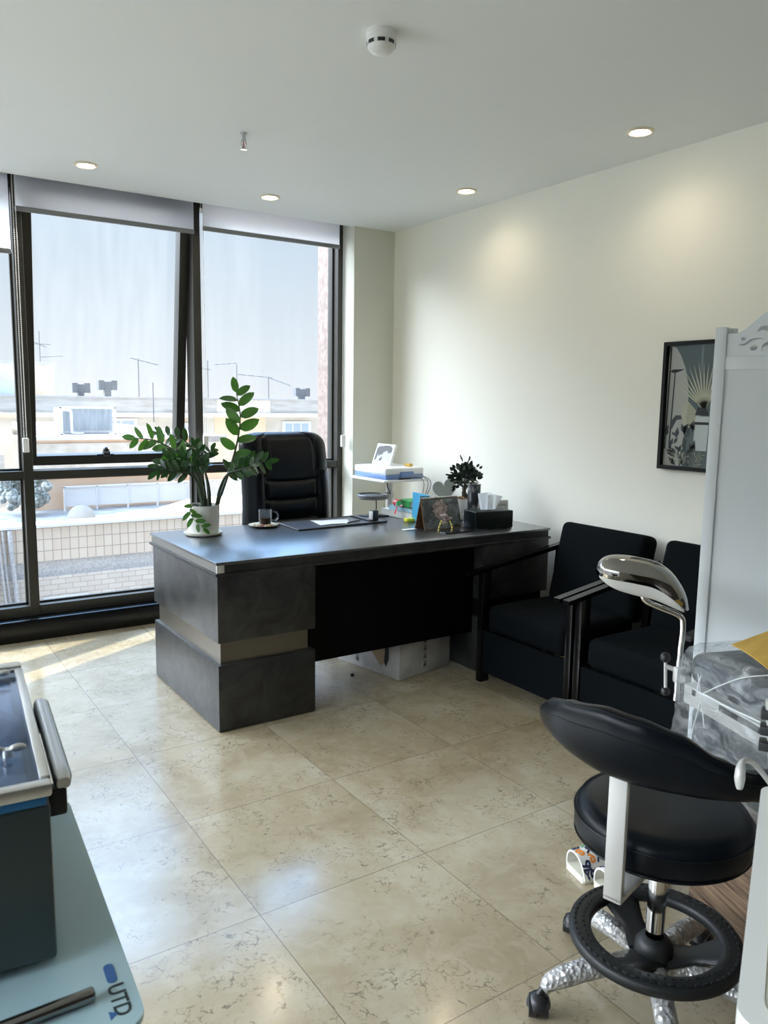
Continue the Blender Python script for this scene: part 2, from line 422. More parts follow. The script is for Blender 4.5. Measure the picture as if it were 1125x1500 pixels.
FY0, FY1, GY = 5.15, 5.29, 5.245
MULL = [-2.365, -1.29, -.215, .862, 1.937, 3.03]
for i, x in enumerate(MULL):
    w = .027 if i < 5 else .022
    b = nbm(); box(b, (x - w, FY0, .132), (x + w, FY1, 2.95), .002)
    box(b, (x - w + .012, FY1, .132), (x + w - .012, FY1 + .03, 2.95))
    struct(obj('trim_%d' % (i + 3), b, 'frame', None, False))
ZR0, ZR1 = .978, 1.026
SASH = 3   # bay with the open top-hung sash
for i in range(5):
    x0, x1 = MULL[i] + .027, MULL[i + 1] - (.027 if i < 4 else .022)
    W = sempty('window_%d' % (i + 1))
    b = nbm(); box(b, (x0, FY0 + .004, ZR0), (x1, FY1, ZR1), .002); obj('transom', b, 'frame', W, False)
    b = nbm(); box(b, (x0, FY0 + .004, .132), (x1, FY1, .195), .002); obj('bottom_rail', b, 'frame', W, False)
    b = nbm(); zh = 2.66 if i != 4 else 2.70; box(b, (x0, FY0 + .004, zh), (x1, FY1, 2.95), .002); obj('head_rail', b, 'frame', W, False)
    b = nbm(); box(b, (x0, GY - .003, .195), (x1, GY + .003, ZR0)); obj('lower_pane', b, 'glass', W, False)
    # inner glazing beads
    b = nbm()
    for xx in (x0, x1 - .012): box(b, (xx, GY - .03, .195), (xx + .012, GY - .004, ZR0))
    box(b, (x0, GY - .03, .195), (x1, GY - .004, .207)); box(b, (x0, GY - .03, ZR0 - .012), (x1, GY - .004, ZR0))
    obj('glazing_bead', b, 'frame', W, False)
    if i == SASH:
        # top-hung sash swung out at the bottom, about the head hinge
        ang = math.radians(7.0); hinge = Vector((0, FY0 + .05, 2.66))
        mt = T(*hinge) @ RX(ang) @ T(*-hinge)
        s = nbm()
        for xx in (x0 + .004, x1 - .062): box(s, (xx, FY0 + .03, ZR1 + .004), (xx + .058, FY1 - .02, 2.655), .002)
        box(s, (x0 + .004, FY0 + .03, ZR1 + .004), (x1 - .004, FY1 - .02, ZR1 + .064), .002)
        box(s, (x0 + .004, FY0 + .03, 2.605), (x1 - .004, FY1 - .02, 2.655), .002)
        sa = obj('sash', xf(s, mt), 'frame', W, False)
        s = nbm(); box(s, (x0 + .06, GY - .02, ZR1 + .06), (x1 - .06, GY - .014, 2.61)); obj('sash_pane', xf(s, mt), 'glass', sa, False)
        s = nbm(); hx = 1.37
        box(s, (hx - .055, FY0 + .012, ZR1 + .055), (hx + .055, FY0 + .034, ZR1 + .072), .004)
        box(s, (hx - .02, FY0 - .012, ZR1 + .062), (hx + .025, FY0 + .03, ZR1 + .098), .010)
        sph(s, (hx - .005, FY0 - .018, ZR1 + .105), .021)
        obj('sash_handle', xf(s, mt), 'dark_plastic', sa)
    else:
        b = nbm(); box(b, (x0, GY - .003, ZR1), (x1, GY + .003, zh)); obj('upper_pane', b, 'glass', W, False)
        b = nbm()
        for xx in (x0, x1 - .012): box(b, (xx, GY - .03, ZR1), (xx + .012, GY - .004, zh))
        box(b, (x0, GY - .03, ZR1), (x1, GY - .004, ZR1 + .012)); obj('glazing_bead', b, 'frame', W, False)

# unseen side glazing, added to bring strong light in from the left
for i, (y0, y1) in enumerate(((-.3, 1.433), (1.433, 3.167), (3.167, 4.9))):
    W = sempty('window_%d' % (i + 6))
    b = nbm()
    box(b, (XL - .08, y0, .30), (XL - .02, y0 + .03, 2.58)); box(b, (XL - .08, y1 - .03, .30), (XL - .02, y1, 2.58)); box(b, (XL - .08, y0 + .03, .30), (XL - .02, y1 - .03, .35)); box(b, (XL - .08, y0 + .03, 2.53), (XL - .02, y1 - .03, 2.58))
    obj('added_side_frame', b, 'frame', W, False)
    b = nbm(); box(b, (XL - .055, y0 + .03, .35), (XL - .049, y1 - .03, 2.53)); obj('side_pane', b, 'glass', W, False)

# ------------------------------------------------------------------ roller blinds
def blind(x0, x1, zb, label, chain_x=None, chain_bottom=1.17):
    t = thing('roller_blind', label, 'blind', (0, 0, 0), 0, 'roller blinds above the glazing')
    b = nbm(); cyl(b, (x0, 5.105, 2.83), (x1, 5.105, 2.83), .028); obj('roller_tube', b, 'blind', t)
    b = nbm()
    grid(b, 30, 8, lambda u, v: (x0 + (x1 - x0) * u, 5.078 + .002 * math.sin(u * 9 + v * 3), zb + .026 + (2.83 - zb - .026) * v))
    obj('cloth', b, 'blind', t)
    b = nbm(); box(b, (x0 - .003, 5.066, zb), (x1 + .003, 5.090, zb + .028), .008); obj('bottom_bar', b, 'bar', t)
    if chain_x is not None:
        b = nbm(); z = 2.84
        while z > chain_bottom + .06:
            for dx in (-.007, .007):
                g = bmesh.new(); bmesh.ops.create_icosphere(g, subdivisions=1, radius=.0036); merge(b, g, T(chain_x + dx, 5.062, z + (.003 if dx > 0 else 0)))
            z -= .0115
        for dx in (-.007, .007): cyl(b, (chain_x + dx, 5.062, chain_bottom + .05), (chain_x + dx, 5.062, 2.84), .0011, seg=5)
        obj('bead_chain', b, 'bead', t)
        b = nbm(); box(b, (chain_x - .016, 5.050, chain_bottom - .03), (chain_x + .016, 5.074, chain_bottom + .055), .004); obj('chain_weight', b, 'white_plastic', t)
    return t
blind(-.19, .812, 2.275, 'pale grey roller blind at the left frame edge, drawn lower than its two neighbours', .838, 1.175)
blind(.846, 1.896, 2.515, 'grey roller blind raised above the open sash, between the two dark mullions', 1.945, 1.175)
blind(1.957, 2.975, 2.545, 'light grey roller blind over the window behind the leather office chair', 3.005, 1.165)

# ------------------------------------------------------------------ ceiling fittings
M['lamp'] = bpy.data.materials.new('warm_lamp'); M['lamp'].use_nodes = True
_b = M['lamp'].node_tree.nodes['Principled BSDF']; _b.inputs['Emission Color'].default_value = (1, .86, .62, 1); _b.inputs['Emission Strength'].default_value = 14
M['ring'] = mat('glow_tinted_ring', (.85, .76, .60), .3, .2)  # warm pale tone stands in for the lamp's glow on the ring
for (x, y, lab) in ((1.124, 4.591, 'lit round downlight near the window, leftmost of the four in the ceiling'),
                    (2.209, 4.615, 'lit round downlight over the window mullion beside the light grey blind'),
                    (3.077, 3.79, 'lit round downlight near the top of the right wall, third from the left'),
                    (3.057, 2.532, 'lit round downlight nearest the upper right, largest of the four in view')):
    t = thing('downlight', lab, 'ceiling light', (x, y, H), 0, 'recessed ceiling downlights')
    b = nbm(); lathe(b, [(.060, 0), (.062, -.004), (.058, -.008), (.049, -.009), (.046, -.004), (.036, -.002)]); obj('trim_ring', b, 'ring', t)
    b = nbm(); lathe(b, [(0, -.0045), (.040, -.0045), (.043, -.0005)]); obj('lamp_disc', b, 'lamp', t)
    L = bpy.data.lights.new('downlight_beam', 'SPOT'); L.energy = 3.5; L.color = (1, .84, .60); L.spot_size = math.radians(150); L.spot_blend = 1; L.shadow_soft_size = .03
    lo = bpy.data.objects.new('downlight_beam', L); COL.objects.link(lo); lo.location = (x, y, H - .02)

t = thing('smoke_detector', 'round white smoke detector with dark slots on the ceiling', 'smoke detector', (1.565, 2.40, H))
b = nbm(); lathe(b, [(0, 0), (.052, 0), (.053, -.014), (.050, -.017)]); obj('mounting_base', b, 'white_plastic', t)
b = nbm(); lathe(b, [(.050, -.017), (.051, -.030), (.0505, -.032), (.0485, -.0335), (.0485, -.046), (.0485, -.0475), (.046, -.050), (.034, -.064), (.014, -.070), (0, -.071)], seg=48); obj('body', b, 'white_plastic', t)
b = nbm()
for k in range(8):
    a = 2 * PI * k / 8 + .2
    def arc(u, v, a=a): return ((.0494 * math.cos(a + (u - .5) * .52)), .0494 * math.sin(a + (u - .5) * .52), -.0345 - .012 * v)
    grid(b, 6, 2, arc)
obj('sensor_slots', b, 'dark_plastic', t)
t = thing('sprinkler_head', 'small chrome sprinkler head hanging from the ceiling', 'sprinkler', (1.604, 3.624, H))
b = nbm(); lathe(b, [(0, 0), (.016, 0), (.015, -.006), (.009, -.010), (.009, -.028), (.012, -.030), (.012, -.036), (0, -.037)], seg=18); obj('body', b, 'steel', t)
b = nbm()
for s_ in (-1, 1): tube(b, smooth_path([(s_ * .008, 0, -.035), (s_ * .013, 0, -.052), (s_ * .004, 0, -.070)]), .0026, 6)
obj('yoke', b, 'chrome', t)
b = nbm(); cyl(b, (0, 0, -.037), (0, 0, -.068), .003, seg=8); obj('glass_bulb', b, mat('red_bulb', (.35, .05, .04), .2), t)
b = nbm(); lathe(b, [(0, -.070), (.015, -.071), (.015, -.073), (0, -.074)], seg=18); obj('deflector', b, 'chrome', t)
#PART2
# ------------------------------------------------------------------ desk
DZ = .772
t = thing('executive_desk', 'long black slate-look desk with stacked block pedestals under the plant and tissue box', 'desk', (1.267, 3.19, 0))
b = nbm(); box(b, (-.006, -.004, .759), (2.0, .915, .772), .0025); obj('desk_top', b, 'desk_top', t)
b = nbm(); box(b, (.002, .004, .723), (1.992, .907, .759)); obj('fascia_strip', b, 'desk_side', t, False)
b = nbm(); box(b, (.0005, .012, .7240), (.002, .905, .7585)); obj('end_strip', b, mat('grey_edge_strip', (.20, .195, .18), .42, .4), t, False)
b = nbm(); box(b, (-.001, -.001, .7235), (.034, .012, .7585), .002); obj('corner_cap', b, 'alu', t)
b = nbm(); box(b, (-.010, -.006, .711), (2.004, .915, .723), .002); obj('lip_board', b, 'desk_side', t)
for nm, x0, x1 in (('left', 0, .483), ('right', 1.505, 1.994)):
    b = nbm(); box(b, (x0, 0, .41), (x1, .885, .711), .002); up = obj('upper_block', b, 'desk_side', t)
    b = nbm(); box(b, (x0 + (.018 if x0 == 0 else .03), .02, .308), (x1 - .03, .86, .41)); obj('recess_block', b, 'modesty' if x0 else mat('dark_bronze_strip', (.16, .145, .12), .38, .9), t, False)
    b = nbm(); box(b, (x0, 0, .004), (x1, .885, .308), .002); obj('lower_block', b, 'desk_side', t)
    for xx in (x0 + .05, x1 - .05):
        for yy in (.05, .80): b = nbm(); cyl(b, (xx, yy, 0), (xx, yy, .006), .02, seg=12); obj('glide_foot', b, 'dark_plastic', t)
b = nbm(); box(b, (.483, .075, .218), (1.505, .093, .711)); obj('modesty_panel', b, 'modesty', t, False)
b = nbm(); box(b, (.483, .06, .003), (.510, .86, .711)); obj('inner_panel', b, 'modesty', t, False)
b = nbm(); box(b, (.512, .10, .66), (1.503, .78, .711)); obj('centre_drawer', b, 'desk_side', t, False)

# ------------------------------------------------------------------ office chair
t = thing('office_chair', 'tall black leather office chair behind the desk, its back to the window', 'chair', (2.22, 4.42, 0), math.radians(6))
def back_fn(u, v):
    # closed section: u goes around, v goes up.  front faces -y
    a = 2 * PI * u; z = .50 + .775 * v
    hw = .315 - .012 * v ** 2 - .008 * math.sin(v * PI)
    hw *= (.62 + .38 * math.sqrt(max(0, 1 - ((v - .87) / .13) ** 2.4))) if v > .87 else 1
    if v < .10: hw *= 1 - .25 * ((.10 - v) / .10) ** 2
    th = .070 - .015 * v
    edge = 1.0
    if v > .93: edge = math.sqrt(max(0, 1 - ((v - .93) / .07) ** 2))
    if v < .04: edge = math.sqrt(max(0, 1 - ((.04 - v) / .04) ** 2))
    c, s_ = math.cos(a), math.sin(a)
    e = .42
    x = math.copysign(abs(c) ** e, c) * hw; y = math.copysign(abs(s_) ** .62, s_) * th * edge
    if s_ < 0:
        w = min(1, -s_ * 1.4)
        q = abs(x) / hw
        bol = math.exp(-((q - .76) / .14) ** 2) * .034 * (1 if v < .70 else .35)
        cr = 0
        if q < .62:
            for vc, k in ((.18, .9), (.33, 1.0), (.48, 1.0), (.63, 1.1)):
                cr += math.exp(-((v - vc + .018 * (1 - (q / .62) ** 2)) / .011) ** 2) * .013 * k
            cr -= .009 * abs(math.sin(PI * (v - .18) / .15)) * (1 if .1 < v < .63 else 0)
        seam = math.exp(-((q - .62) / .022) ** 2) * .012
        head = math.exp(-((v - .83) / .13) ** 2) * .024 * (1 - .5 * q * q)
        y += w * (-bol + cr + seam - head)
    y += .05 * (v - .25) - .09 * math.sin(v * PI) * .35
    return (x, y + .02, z)
b = nbm(); V = grid(b, 96, 90, back_fn, closeu=True)
b.faces.new([V[i][0] for i in range(96)][::-1]); b.faces.new([V[i][-1] for i in range(96)])
obj('backrest', b, 'leather', t, angle=70)
for xx in (-.155, .165):
    b = nbm(); tube(b, [(xx, -.088 + .05 * (v - .25) - .09 * math.sin(v * PI) * .35 + .022 * (1 - v), .50 + .775 * v) for v in [.72 + .26 * k / 10 for k in range(11)]], .0022, 6); obj('seam_piping', b, 'leather', t)
b = nbm(); grid(b, 40, 16, lambda u, v: (math.copysign(abs(math.cos(2 * PI * u)) ** .5, math.cos(2 * PI * u)) * .27 * math.sin(PI * v) ** .35, -.26 + math.copysign(abs(math.sin(2 * PI * u)) ** .5, math.sin(2 * PI * u)) * .26 * math.sin(PI * v) ** .35, .49 - .065 * math.cos(PI * v)), closeu=True)
obj('seat', b, 'leather', t, angle=70)
for sx in (-1, 1):
    b = nbm(); box(b, (sx * .30 - .038, -.36, .655), (sx * .30 + .038, -.02, .70), .018, None, 3); ar = obj('armrest', b, 'leather', t)
    b = nbm(); tube(b, smooth_path([(sx * .30, -.33, .66), (sx * .31, -.30, .52), (sx * .24, -.22, .43)]), .016, 8); tube(b, smooth_path([(sx * .30, -.05, .66), (sx * .31, -.10, .52), (sx * .24, -.2, .43)]), .016, 8)
    obj('armrest_bracket', b, 'dark_plastic', ar)
b = nbm(); cyl(b, (0, -.2, .08), (0, -.2, .43), .027); obj('gas_column', b, 'steel', t)
b = nbm()
for k in range(5):
    a = 2 * PI * k / 5; tube(b, [(0, -.2, .10), (.15 * math.cos(a), -.2 + .15 * math.sin(a), .095), (.30 * math.cos(a), -.2 + .30 * math.sin(a), .075)], [.03, .024, .016], 8)
obj('star_base', b, 'dark_plastic', t)
for k in range(5):
    a = 2 * PI * k / 5; b = nbm(); c_ = Vector((.30 * math.cos(a), -.2 + .30 * math.sin(a), .028)); d_ = Vector((-math.sin(a), math.cos(a), 0))
    for s_ in (-1, 1): cyl(b, c_ + d_ * s_ * .006, c_ + d_ * s_ * .024, .028, seg=16)
    cyl(b, c_ + Vector((0, 0, .02)), c_ + Vector((0, 0, .05)), .01, seg=8); obj('caster', b, 'dark_plastic', t)

# ------------------------------------------------------------------ plant on the desk
def leaf(bm, p, axis, nrm, L, W, fold=.18, curl=.12):
    axis = axis.normalized(); side = axis.cross(nrm)
    if side.length < 1e-4: side = axis.orthogonal()
    side.normalize(); up = side.cross(axis)
    n = 7; rows = []
    for i in range(n):
        s_ = i / (n - 1)
        w = W * .5 * (math.sin(PI * min(1, s_ * .96 + .04)) ** .58) * (1 - .12 * s_) if 0 < i < n - 1 else 0
        c = p + axis * (L * s_) - up * (curl * L * s_ * s_)
        if w == 0: rows.append([bm.verts.new(c)])
        else: rows.append([bm.verts.new(c - side * w + up * w * fold), bm.verts.new(c), bm.verts.new(c + side * w + up * w * fold)])
    for a, c in zip(rows, rows[1:]):
        if len(a) == 1: bm.faces.new((a[0], c[1], c[0])); bm.faces.new((a[0], c[2], c[1]))
        elif len(c) == 1: bm.faces.new((a[0], a[1], c[0])); bm.faces.new((a[1], a[2], c[0]))
        else: bm.faces.new((a[0], a[1], c[1], c[0])); bm.faces.new((a[1], a[2], c[2], c[1]))

VIEW = Vector((.35, .93, 0))
PO = Vector((1.484, 3.917, DZ + .001))
t = thing('zz_plant', 'leafy green plant with arching fronds in a white pot on the desk corner', 'plant', PO)
b = nbm(); lathe(b, [(0, .0), (.090, .0), (.098, .006), (.100, .014), (.096, .014), (.088, .009), (0, .009)], seg=48); obj('saucer', b, 'saucer', t)
b = nbm(); lathe(b, [(0, .0095), (.074, .0095), (.079, .014), (.085, .150), (.086, .156), (.081, .156), (.078, .140), (0, .136)], seg=48); obj('pot', b, 'ceramic', t)
b = nbm(); lathe(b, [(.0785, .141), (.05, .145), (0, .147)], seg=24); obj('soil', b, 'soil', t)
FR = dict(
 tall=([[1.545,3.894,.905],[1.606,3.88,1.073],[1.658,3.873,1.243],[1.682,3.881,1.384],[1.674,3.91,1.505]], 11, .100, .37),
 leftup=([[1.507,3.92,.905],[1.471,3.945,1.066],[1.399,3.962,1.173],[1.287,4.002,1.253],[1.19,4.058,1.27]], 12, .082, .36),
 leftdark=([[1.505,3.945,.905],[1.517,3.998,1.059],[1.5,4.067,1.192],[1.443,4.142,1.265],[1.36,4.234,1.283]], 11, .066, .42),
 leftlow=([[1.485,3.911,.905],[1.442,3.889,1.054],[1.388,3.892,1.143],[1.313,3.897,1.169],[1.240,3.891,1.115]], 14, .070, .36),
 leftmid=([[1.484,3.899,.905],[1.445,3.859,1.033],[1.4,3.85,1.091],[1.336,3.846,1.11],[1.268,3.87,1.125]], 9, .062, .5),
 right=([[1.559,3.909,.905],[1.593,3.916,1.02],[1.642,3.921,1.097],[1.724,3.896,1.132],[1.82,3.855,1.147]], 13, .074, .42),
 rightfront=([[1.538,3.876,.905],[1.554,3.856,1.013],[1.583,3.825,1.089],[1.624,3.754,1.118],[1.66,3.69,1.14]], 8, .060, .5),
 mida=([[1.521,3.91,.905],[1.511,3.897,1.015],[1.488,3.891,1.105],[1.455,3.878,1.184],[1.428,3.861,1.235]], 8, .060, .5),
 midb=([[1.523,3.933,.905],[1.539,3.988,1.016],[1.547,4.046,1.109],[1.575,4.081,1.168],[1.60,4.09,1.20]], 7, .058, .5),
 midc=([[1.499,3.901,.905],[1.479,3.882,1.015],[1.455,3.862,1.088],[1.423,3.843,1.139],[1.374,3.842,1.180]], 7, .058, .5),
 droop=([[1.463,3.90,.915],[1.420,3.875,.938],[1.392,3.855,.905],[1.405,3.83,.865],[1.440,3.805,.825]], 8, .052, .28))
for nm, (pts, n, L, st) in FR.items():
    P = [Vector(p) - PO for p in pts]; path = smooth_path(P, 8); N = len(path)
    b = nbm(); tube(b, path, [(.0085 if nm != 'droop' else .003) * (1 - .78 * i / (N - 1)) for i in range(N)], 7)
    f = obj('frond', b, 'stem', t)
    b = nbm()
    for k in range(n):
        s_ = st + (1 - st) * (k + .5) / n; x = s_ * (N - 1); i = min(N - 2, int(x)); p = path[i].lerp(path[i + 1], x - i)
        tan = (path[i + 1] - path[i]).normalized()
        lat = tan.cross(VIEW).normalized() * (1 if k % 2 else -1)
        j = Vector((rnd.uniform(-.25, .25), rnd.uniform(-.45, .45), rnd.uniform(-.2, .2)))
        ax = (lat * .85 + tan * .62 + j).normalized()
        nr = (-VIEW + Vector((rnd.uniform(-.9, .9), 0, rnd.uniform(-.2, 1.5)))).normalized()
        sz = L * (.80 + .35 * math.sin(PI * (.15 + .8 * (k + .5) / n))) * rnd.uniform(.92, 1.08)
        leaf(b, p, ax, nr, sz, sz * (.54 if nm == 'tall' else .47))
    tan = (path[-1] - path[-3]).normalized(); leaf(b, path[-1], tan, -VIEW, L * .9, L * .42)
    obj('leaflets', b, 'leaf_backlit' if nm in ('tall', 'leftup', 'droop') else 'leaf', f, angle=80)

# ------------------------------------------------------------------ coffee
t = thing('saucer_plate', 'small round cream plate with nuts on it under the glass coffee mug', 'plate', (1.866, 4.002, DZ + .001))
b = nbm(); lathe(b, [(0, 0), (.045, 0), (.060, .004), (.083, .010), (.085, .012), (.082, .0125), (.058, .007), (0, .005)], seg=44); obj('plate', b, 'saucer', t)
b = nbm(); lathe(b, [(.083, .0098), (.0862, .0118), (.083, .0128)], seg=44); obj('gold_rim', b, mat('dark_gilt', (.16, .11, .05), .3, .5), t)
for k, (dx, dy) in enumerate(((-.030, -.055), (-.012, -.064), (-.050, -.035), (-.044, -.052), (.008, -.060), (-.060, -.012), (.022, -.052))):
    b = nbm(); sph(b, (0, 0, 0), .0085, 12, (1.4, .9, .75))
    o = obj('nut', b, mat('nut_skin', ((.32, .12, .07), (.45, .30, .16), (.60, .48, .34))[k % 3], .6)); o.location = (1.866 + dx, 4.002 + dy, DZ + .0145); o.rotation_euler = (0, 0, k * 1.3)
    tag(o, 'small brown nut lying on the cream plate beside the coffee mug', 'nut', 'nuts on the plate')
t = thing('glass_mug', 'clear glass mug half full of coffee on the cream plate', 'mug', (1.880, 4.010, DZ + .007))
b = nbm(); lathe(b, [(0, 0), (.033, 0), (.036, .004), (.037, .086), (.0362, .087), (.0350, .086), (.0338, .008), (0, .007)], seg=40); obj('cup', b, 'clear', t)
b = nbm(); lathe(b, [(0, .008), (.0330, .008), (.0340, .042), (0, .042)], seg=40); obj('coffee', b, 'coffee', t)
b = nbm(); tube(b, smooth_path([(.034, -.012, .073), (.058, -.022, .072), (.066, -.025, .050), (.054, -.020, .027), (.034, -.012, .024)]), .0045, 8); obj('handle', b, 'clear', t)

# ------------------------------------------------------------------ desk pad, paper, pen, small box
pm = mat('slate_blue_leather', (.075, .088, .115), .33); bump(pm, 500, .12, .001, 'vor')
t = thing('desk_pad', 'wide slate-blue leather desk pad with dark stitched edge in front of the chair', 'desk pad', (0, 0, DZ + .001))
b = nbm(); q = [(1.966, 3.770), (2.560, 3.805), (2.580, 4.085), (1.985, 4.07)]
prism(b, q, 0, .004); obj('pad', b, pm, t, False)
b = nbm()
for a, c in ((0, 1), (1, 2), (2, 3), (3, 0)): tube(b, [Vector((*q[a], .004)), Vector((*q[c], .004))], .0045, 6)
obj('edge', b, 'dark_plastic', t)
b = nbm(); prism(b, [(2.462, 3.80), (2.556, 3.806), (2.575, 4.08), (2.478, 4.078)], .0042, .0075); obj('side_flap', b, pm, t, False)
b = nbm(); tube(b, [(2.462, 3.80, .0085), (2.478, 4.078, .0085)], .003, 6); obj('flap_edge', b, 'dark_plastic', t)
def sheet(name, label, cat, q, z, m='paper', curl=.0):
    b = nbm(); A, B_, C_, D_ = [Vector((*p, 0)) for p in q]
    def fn(u, v):
        p = A.lerp(B_, u).lerp(D_.lerp(C_, u), v); p.z = z + curl * abs(math.sin(3.2 * u + 2 * v)); return p
    grid(b, 12, 8, fn); r = bmesh.ops.extrude_face_region(b, geom=b.faces[:]); bmesh.ops.translate(b, vec=(0, 0, .0006), verts=[v for v in r['geom'] if isinstance(v, bmesh.types.BMVert)])
    return tag(obj(name, b, m), label, cat)
sheet('paper_sheet', 'white sheet of paper lying across the desk pad', 'paper', [(2.15, 3.86), (2.33, 3.84), (2.39, 3.97), (2.17, 4.03)], DZ + .0060, curl=.003)
b = nbm(); tube(b, [(0, 0, .006), (.11, .05, .006), (.125, .057, .006)], [.0045, .0045, .001], 8); o = obj('pen', b, 'dark_plastic'); o.location = (2.31, 3.83, DZ + .0065)
tag(o, 'dark pen lying on the desk pad beside the white sheet', 'pen')
t = thing('small_box', 'small upright black box with a pale side at the corner of the desk pad', 'box', (2.50, 3.85, DZ + .0095), math.radians(20))
b = nbm(); box(b, (-.028, -.018, 0), (.020, .018, .060), .004); obj('case', b, 'dark_plastic', t)
b = nbm(); box(b, (-.032, -.014, .008), (-.0282, .014, .057), .002); obj('pale_side', b, 'white_plastic', t)

# ------------------------------------------------------------------ books and cards at the back of the desk
def book(label, lo, hi, z0, z1, cover, rz=0, group='books at the back of the desk', thick=.003):
    cx, cy = (lo[0] + hi[0]) / 2, (lo[1] + hi[1]) / 2; hx, hy = (hi[0] - lo[0]) / 2, (hi[1] - lo[1]) / 2; hh = z1 - z0
    t = thing('book', label, 'book', (cx, cy, z0), rz, group)
    b = nbm(); box(b, (-hx, -hy, 0), (hx, hy, thick)); box(b, (-hx, -hy, hh - thick), (hx, hy, hh)); box(b, (-hx, -hy, 0), (-hx + thick, hy, hh)); obj('cover', b, cover, t, False)
    b = nbm(); box(b, (-hx + thick, -hy + .003, thick), (hx - .004, hy - .003, hh - thick)); obj('pages', b, 'paper', t, False)
    return t
g1 = mat('green_cover', (.012, .27, .055), .4); w1 = mat('white_cover', (.74, .74, .70), .45); y1 = mat('yellow_cover', (.75, .68, .03), .5); c1 = mat('cyan_cover', (.06, .36, .58), .4); lb = mat('pale_blue_cover', (.36, .58, .66), .4)
book('thick cream book at the bottom of the stack below the green book', (2.715, 3.80), (2.845, 4.09), DZ + .001, DZ + .042, w1, math.radians(6))
book('white book with a pale blue spine, second from the top of the book stack', (2.73, 3.80), (2.84, 4.03), DZ + .043, DZ + .069, lb, math.radians(3))
book('green book on top of the stack beside the blue folder', (2.735, 3.81), (2.84, 3.97), DZ + .070, DZ + .108, g1, math.radians(-4))
b = nbm(); box(b, (2.665, 3.745, DZ + .001), (2.80, 3.785, DZ + .019), .003); tag(obj('sticky_note_pad', b, y1), 'yellow note pad lying in front of the book stack', 'note pad')
t = thing('red_ribbon', 'red ribbon bow lying on the white book beside the green book', 'ribbon', (2.715, 3.905, DZ + .071))
rm = mat('red_satin', (.62, .03, .03), .4)
b = nbm(); grid(b, 20, 6, lambda u, v: (-.005 + .032 * math.cos(2 * PI * u), .028 * (v - .5) * (1 + .4 * math.sin(2 * PI * u)), .022 + .022 * math.sin(2 * PI * u)), closeu=True); obj('bow', b, rm, t)
b = nbm(); grid(b, 8, 3, lambda u, v: (-.006 - .030 * u - .002, -.012 * u + .016 * (v - .5), .004 - .045 * u ** 2)); obj('tail', b, rm, t)
b = nbm(); prism(b, [(2.645, 3.60), (2.700, 3.585), (2.722, 3.610), (2.735, 3.775), (2.722, 3.777), (2.706, 3.618), (2.700, 3.600), (2.650, 3.613)], DZ + .001, DZ + .172); tag(obj('folder', b, c1, None, False), 'upright bright blue folder standing behind the desk calendar', 'folder')
b = nbm(); box(b, (2.475, 3.50, DZ + .001), (2.555, 3.535, DZ + .004)); tag(obj('white_card', b, 'paper', None, False), 'small white card flat on the desk by the calendar foot', 'card')

# desk calendar: tent of boards with a spiral, photo of grey-pink blossom on the front
P0, P1 = Vector((2.565, 3.44, 0)), Vector((2.835, 3.452, 0)); dx = (P1 - P0).normalized(); dy = Vector((-dx.y, dx.x, 0))
t = thing('desk_calendar', 'tent-shaped desk calendar with a dark flower picture on its front', 'calendar', (P0.x, P0.y, DZ + .001), math.atan2(dx.y, dx.x))
Wc, Hc, Dc = .27, .172, .09
kraft = mat('kraft_board', (.24, .13, .065), .8)
pic = mat('calendar_print', (.10, .12, .13), .35)
n_ = nd(pic, 'ShaderNodeTexNoise', Scale=14.0, Detail=6.0, Distortion=1.5); lk(pic, coord(pic), n_.inputs['Vector'])
lk(pic, ramp(pic, n_.outputs['Fac'], [(.40, (.05, .065, .07)), (.55, (.14, .175, .185)), (.70, (.24, .28, .295))]), bsdf(pic).inputs['Base Color'])
lean = math.atan2(Dc / 2, Hc)
mt = RX(-lean)
b = nbm(); box(b, (0, 0, 0), (Wc, .0025, Hc / math.cos(lean)), 0, mt); obj('front_board', b, kraft, t, False)
b = nbm(); box(b, (.004, -.0015, .004), (Wc - .004, -.0002, Hc / math.cos(lean) - .006), 0, mt); pg = obj('printed_page', b, pic, t, False)
b = nbm()
for k in range(46):
    a = k * 2.4; r = .0075 * math.sqrt(k); px, pz = .128 + r * math.cos(a) * .95, .108 + r * math.sin(a)
    g = bmesh.new(); bmesh.ops.create_uvsphere(g, u_segments=8, v_segments=5, radius=.0105); bmesh.ops.transform(g, matrix=mt @ T(px, -.0021, pz) @ RY(-a) @ Matrix.Diagonal((1.25, .10 + .0009 * (46 - k), .8, 1)), verts=g.verts); merge(b, g)
fm = mat('blossom_print', (.22, .16, .16), .5); noisy(fm, (.16, .12, .125), (.52, .42, .41), 60, 3); obj('blossom_print_pattern', b, fm, pg)
for spots in (((.235, .03), (.225, .06), (.24, .10), (.22, .12)), ((.03, .03), (.05, .045), (.06, .02))):
    b = nbm()
    for px, pz in spots:
        for k in range(5):
            g = bmesh.new(); bmesh.ops.create_uvsphere(g, u_segments=6, v_segments=4, radius=.006); bmesh.ops.transform(g, matrix=mt @ T(px + .009 * math.cos(k * 1.26), -.0018, pz + .009 * math.sin(k * 1.26)) @ Matrix.Diagonal((1, .1, 1, 1)), verts=g.verts); merge(b, g)
    obj('flower_print', b, mat('pale_flower_print', (.16, .17, .20), .5), pg)
b = nbm(); box(b, (0, -.0025, 0), (Wc, 0, Hc / math.cos(lean)), 0, T(0, Dc, 0) @ RX(lean)); obj('back_board', b, kraft, t, False)
b = nbm()
for k in range(30):
    x = .008 + (Wc - .016) * k / 29; ring = [(x + .0012 * math.cos(a), Dc / 2 + .0075 * math.sin(a), Hc - .003 + .0075 * math.cos(a)) for a in [2 * PI * i / 10 for i in range(11)]]
    tube(b, ring, .0009, 5, False)
obj('spiral_binding', b, 'steel', t)
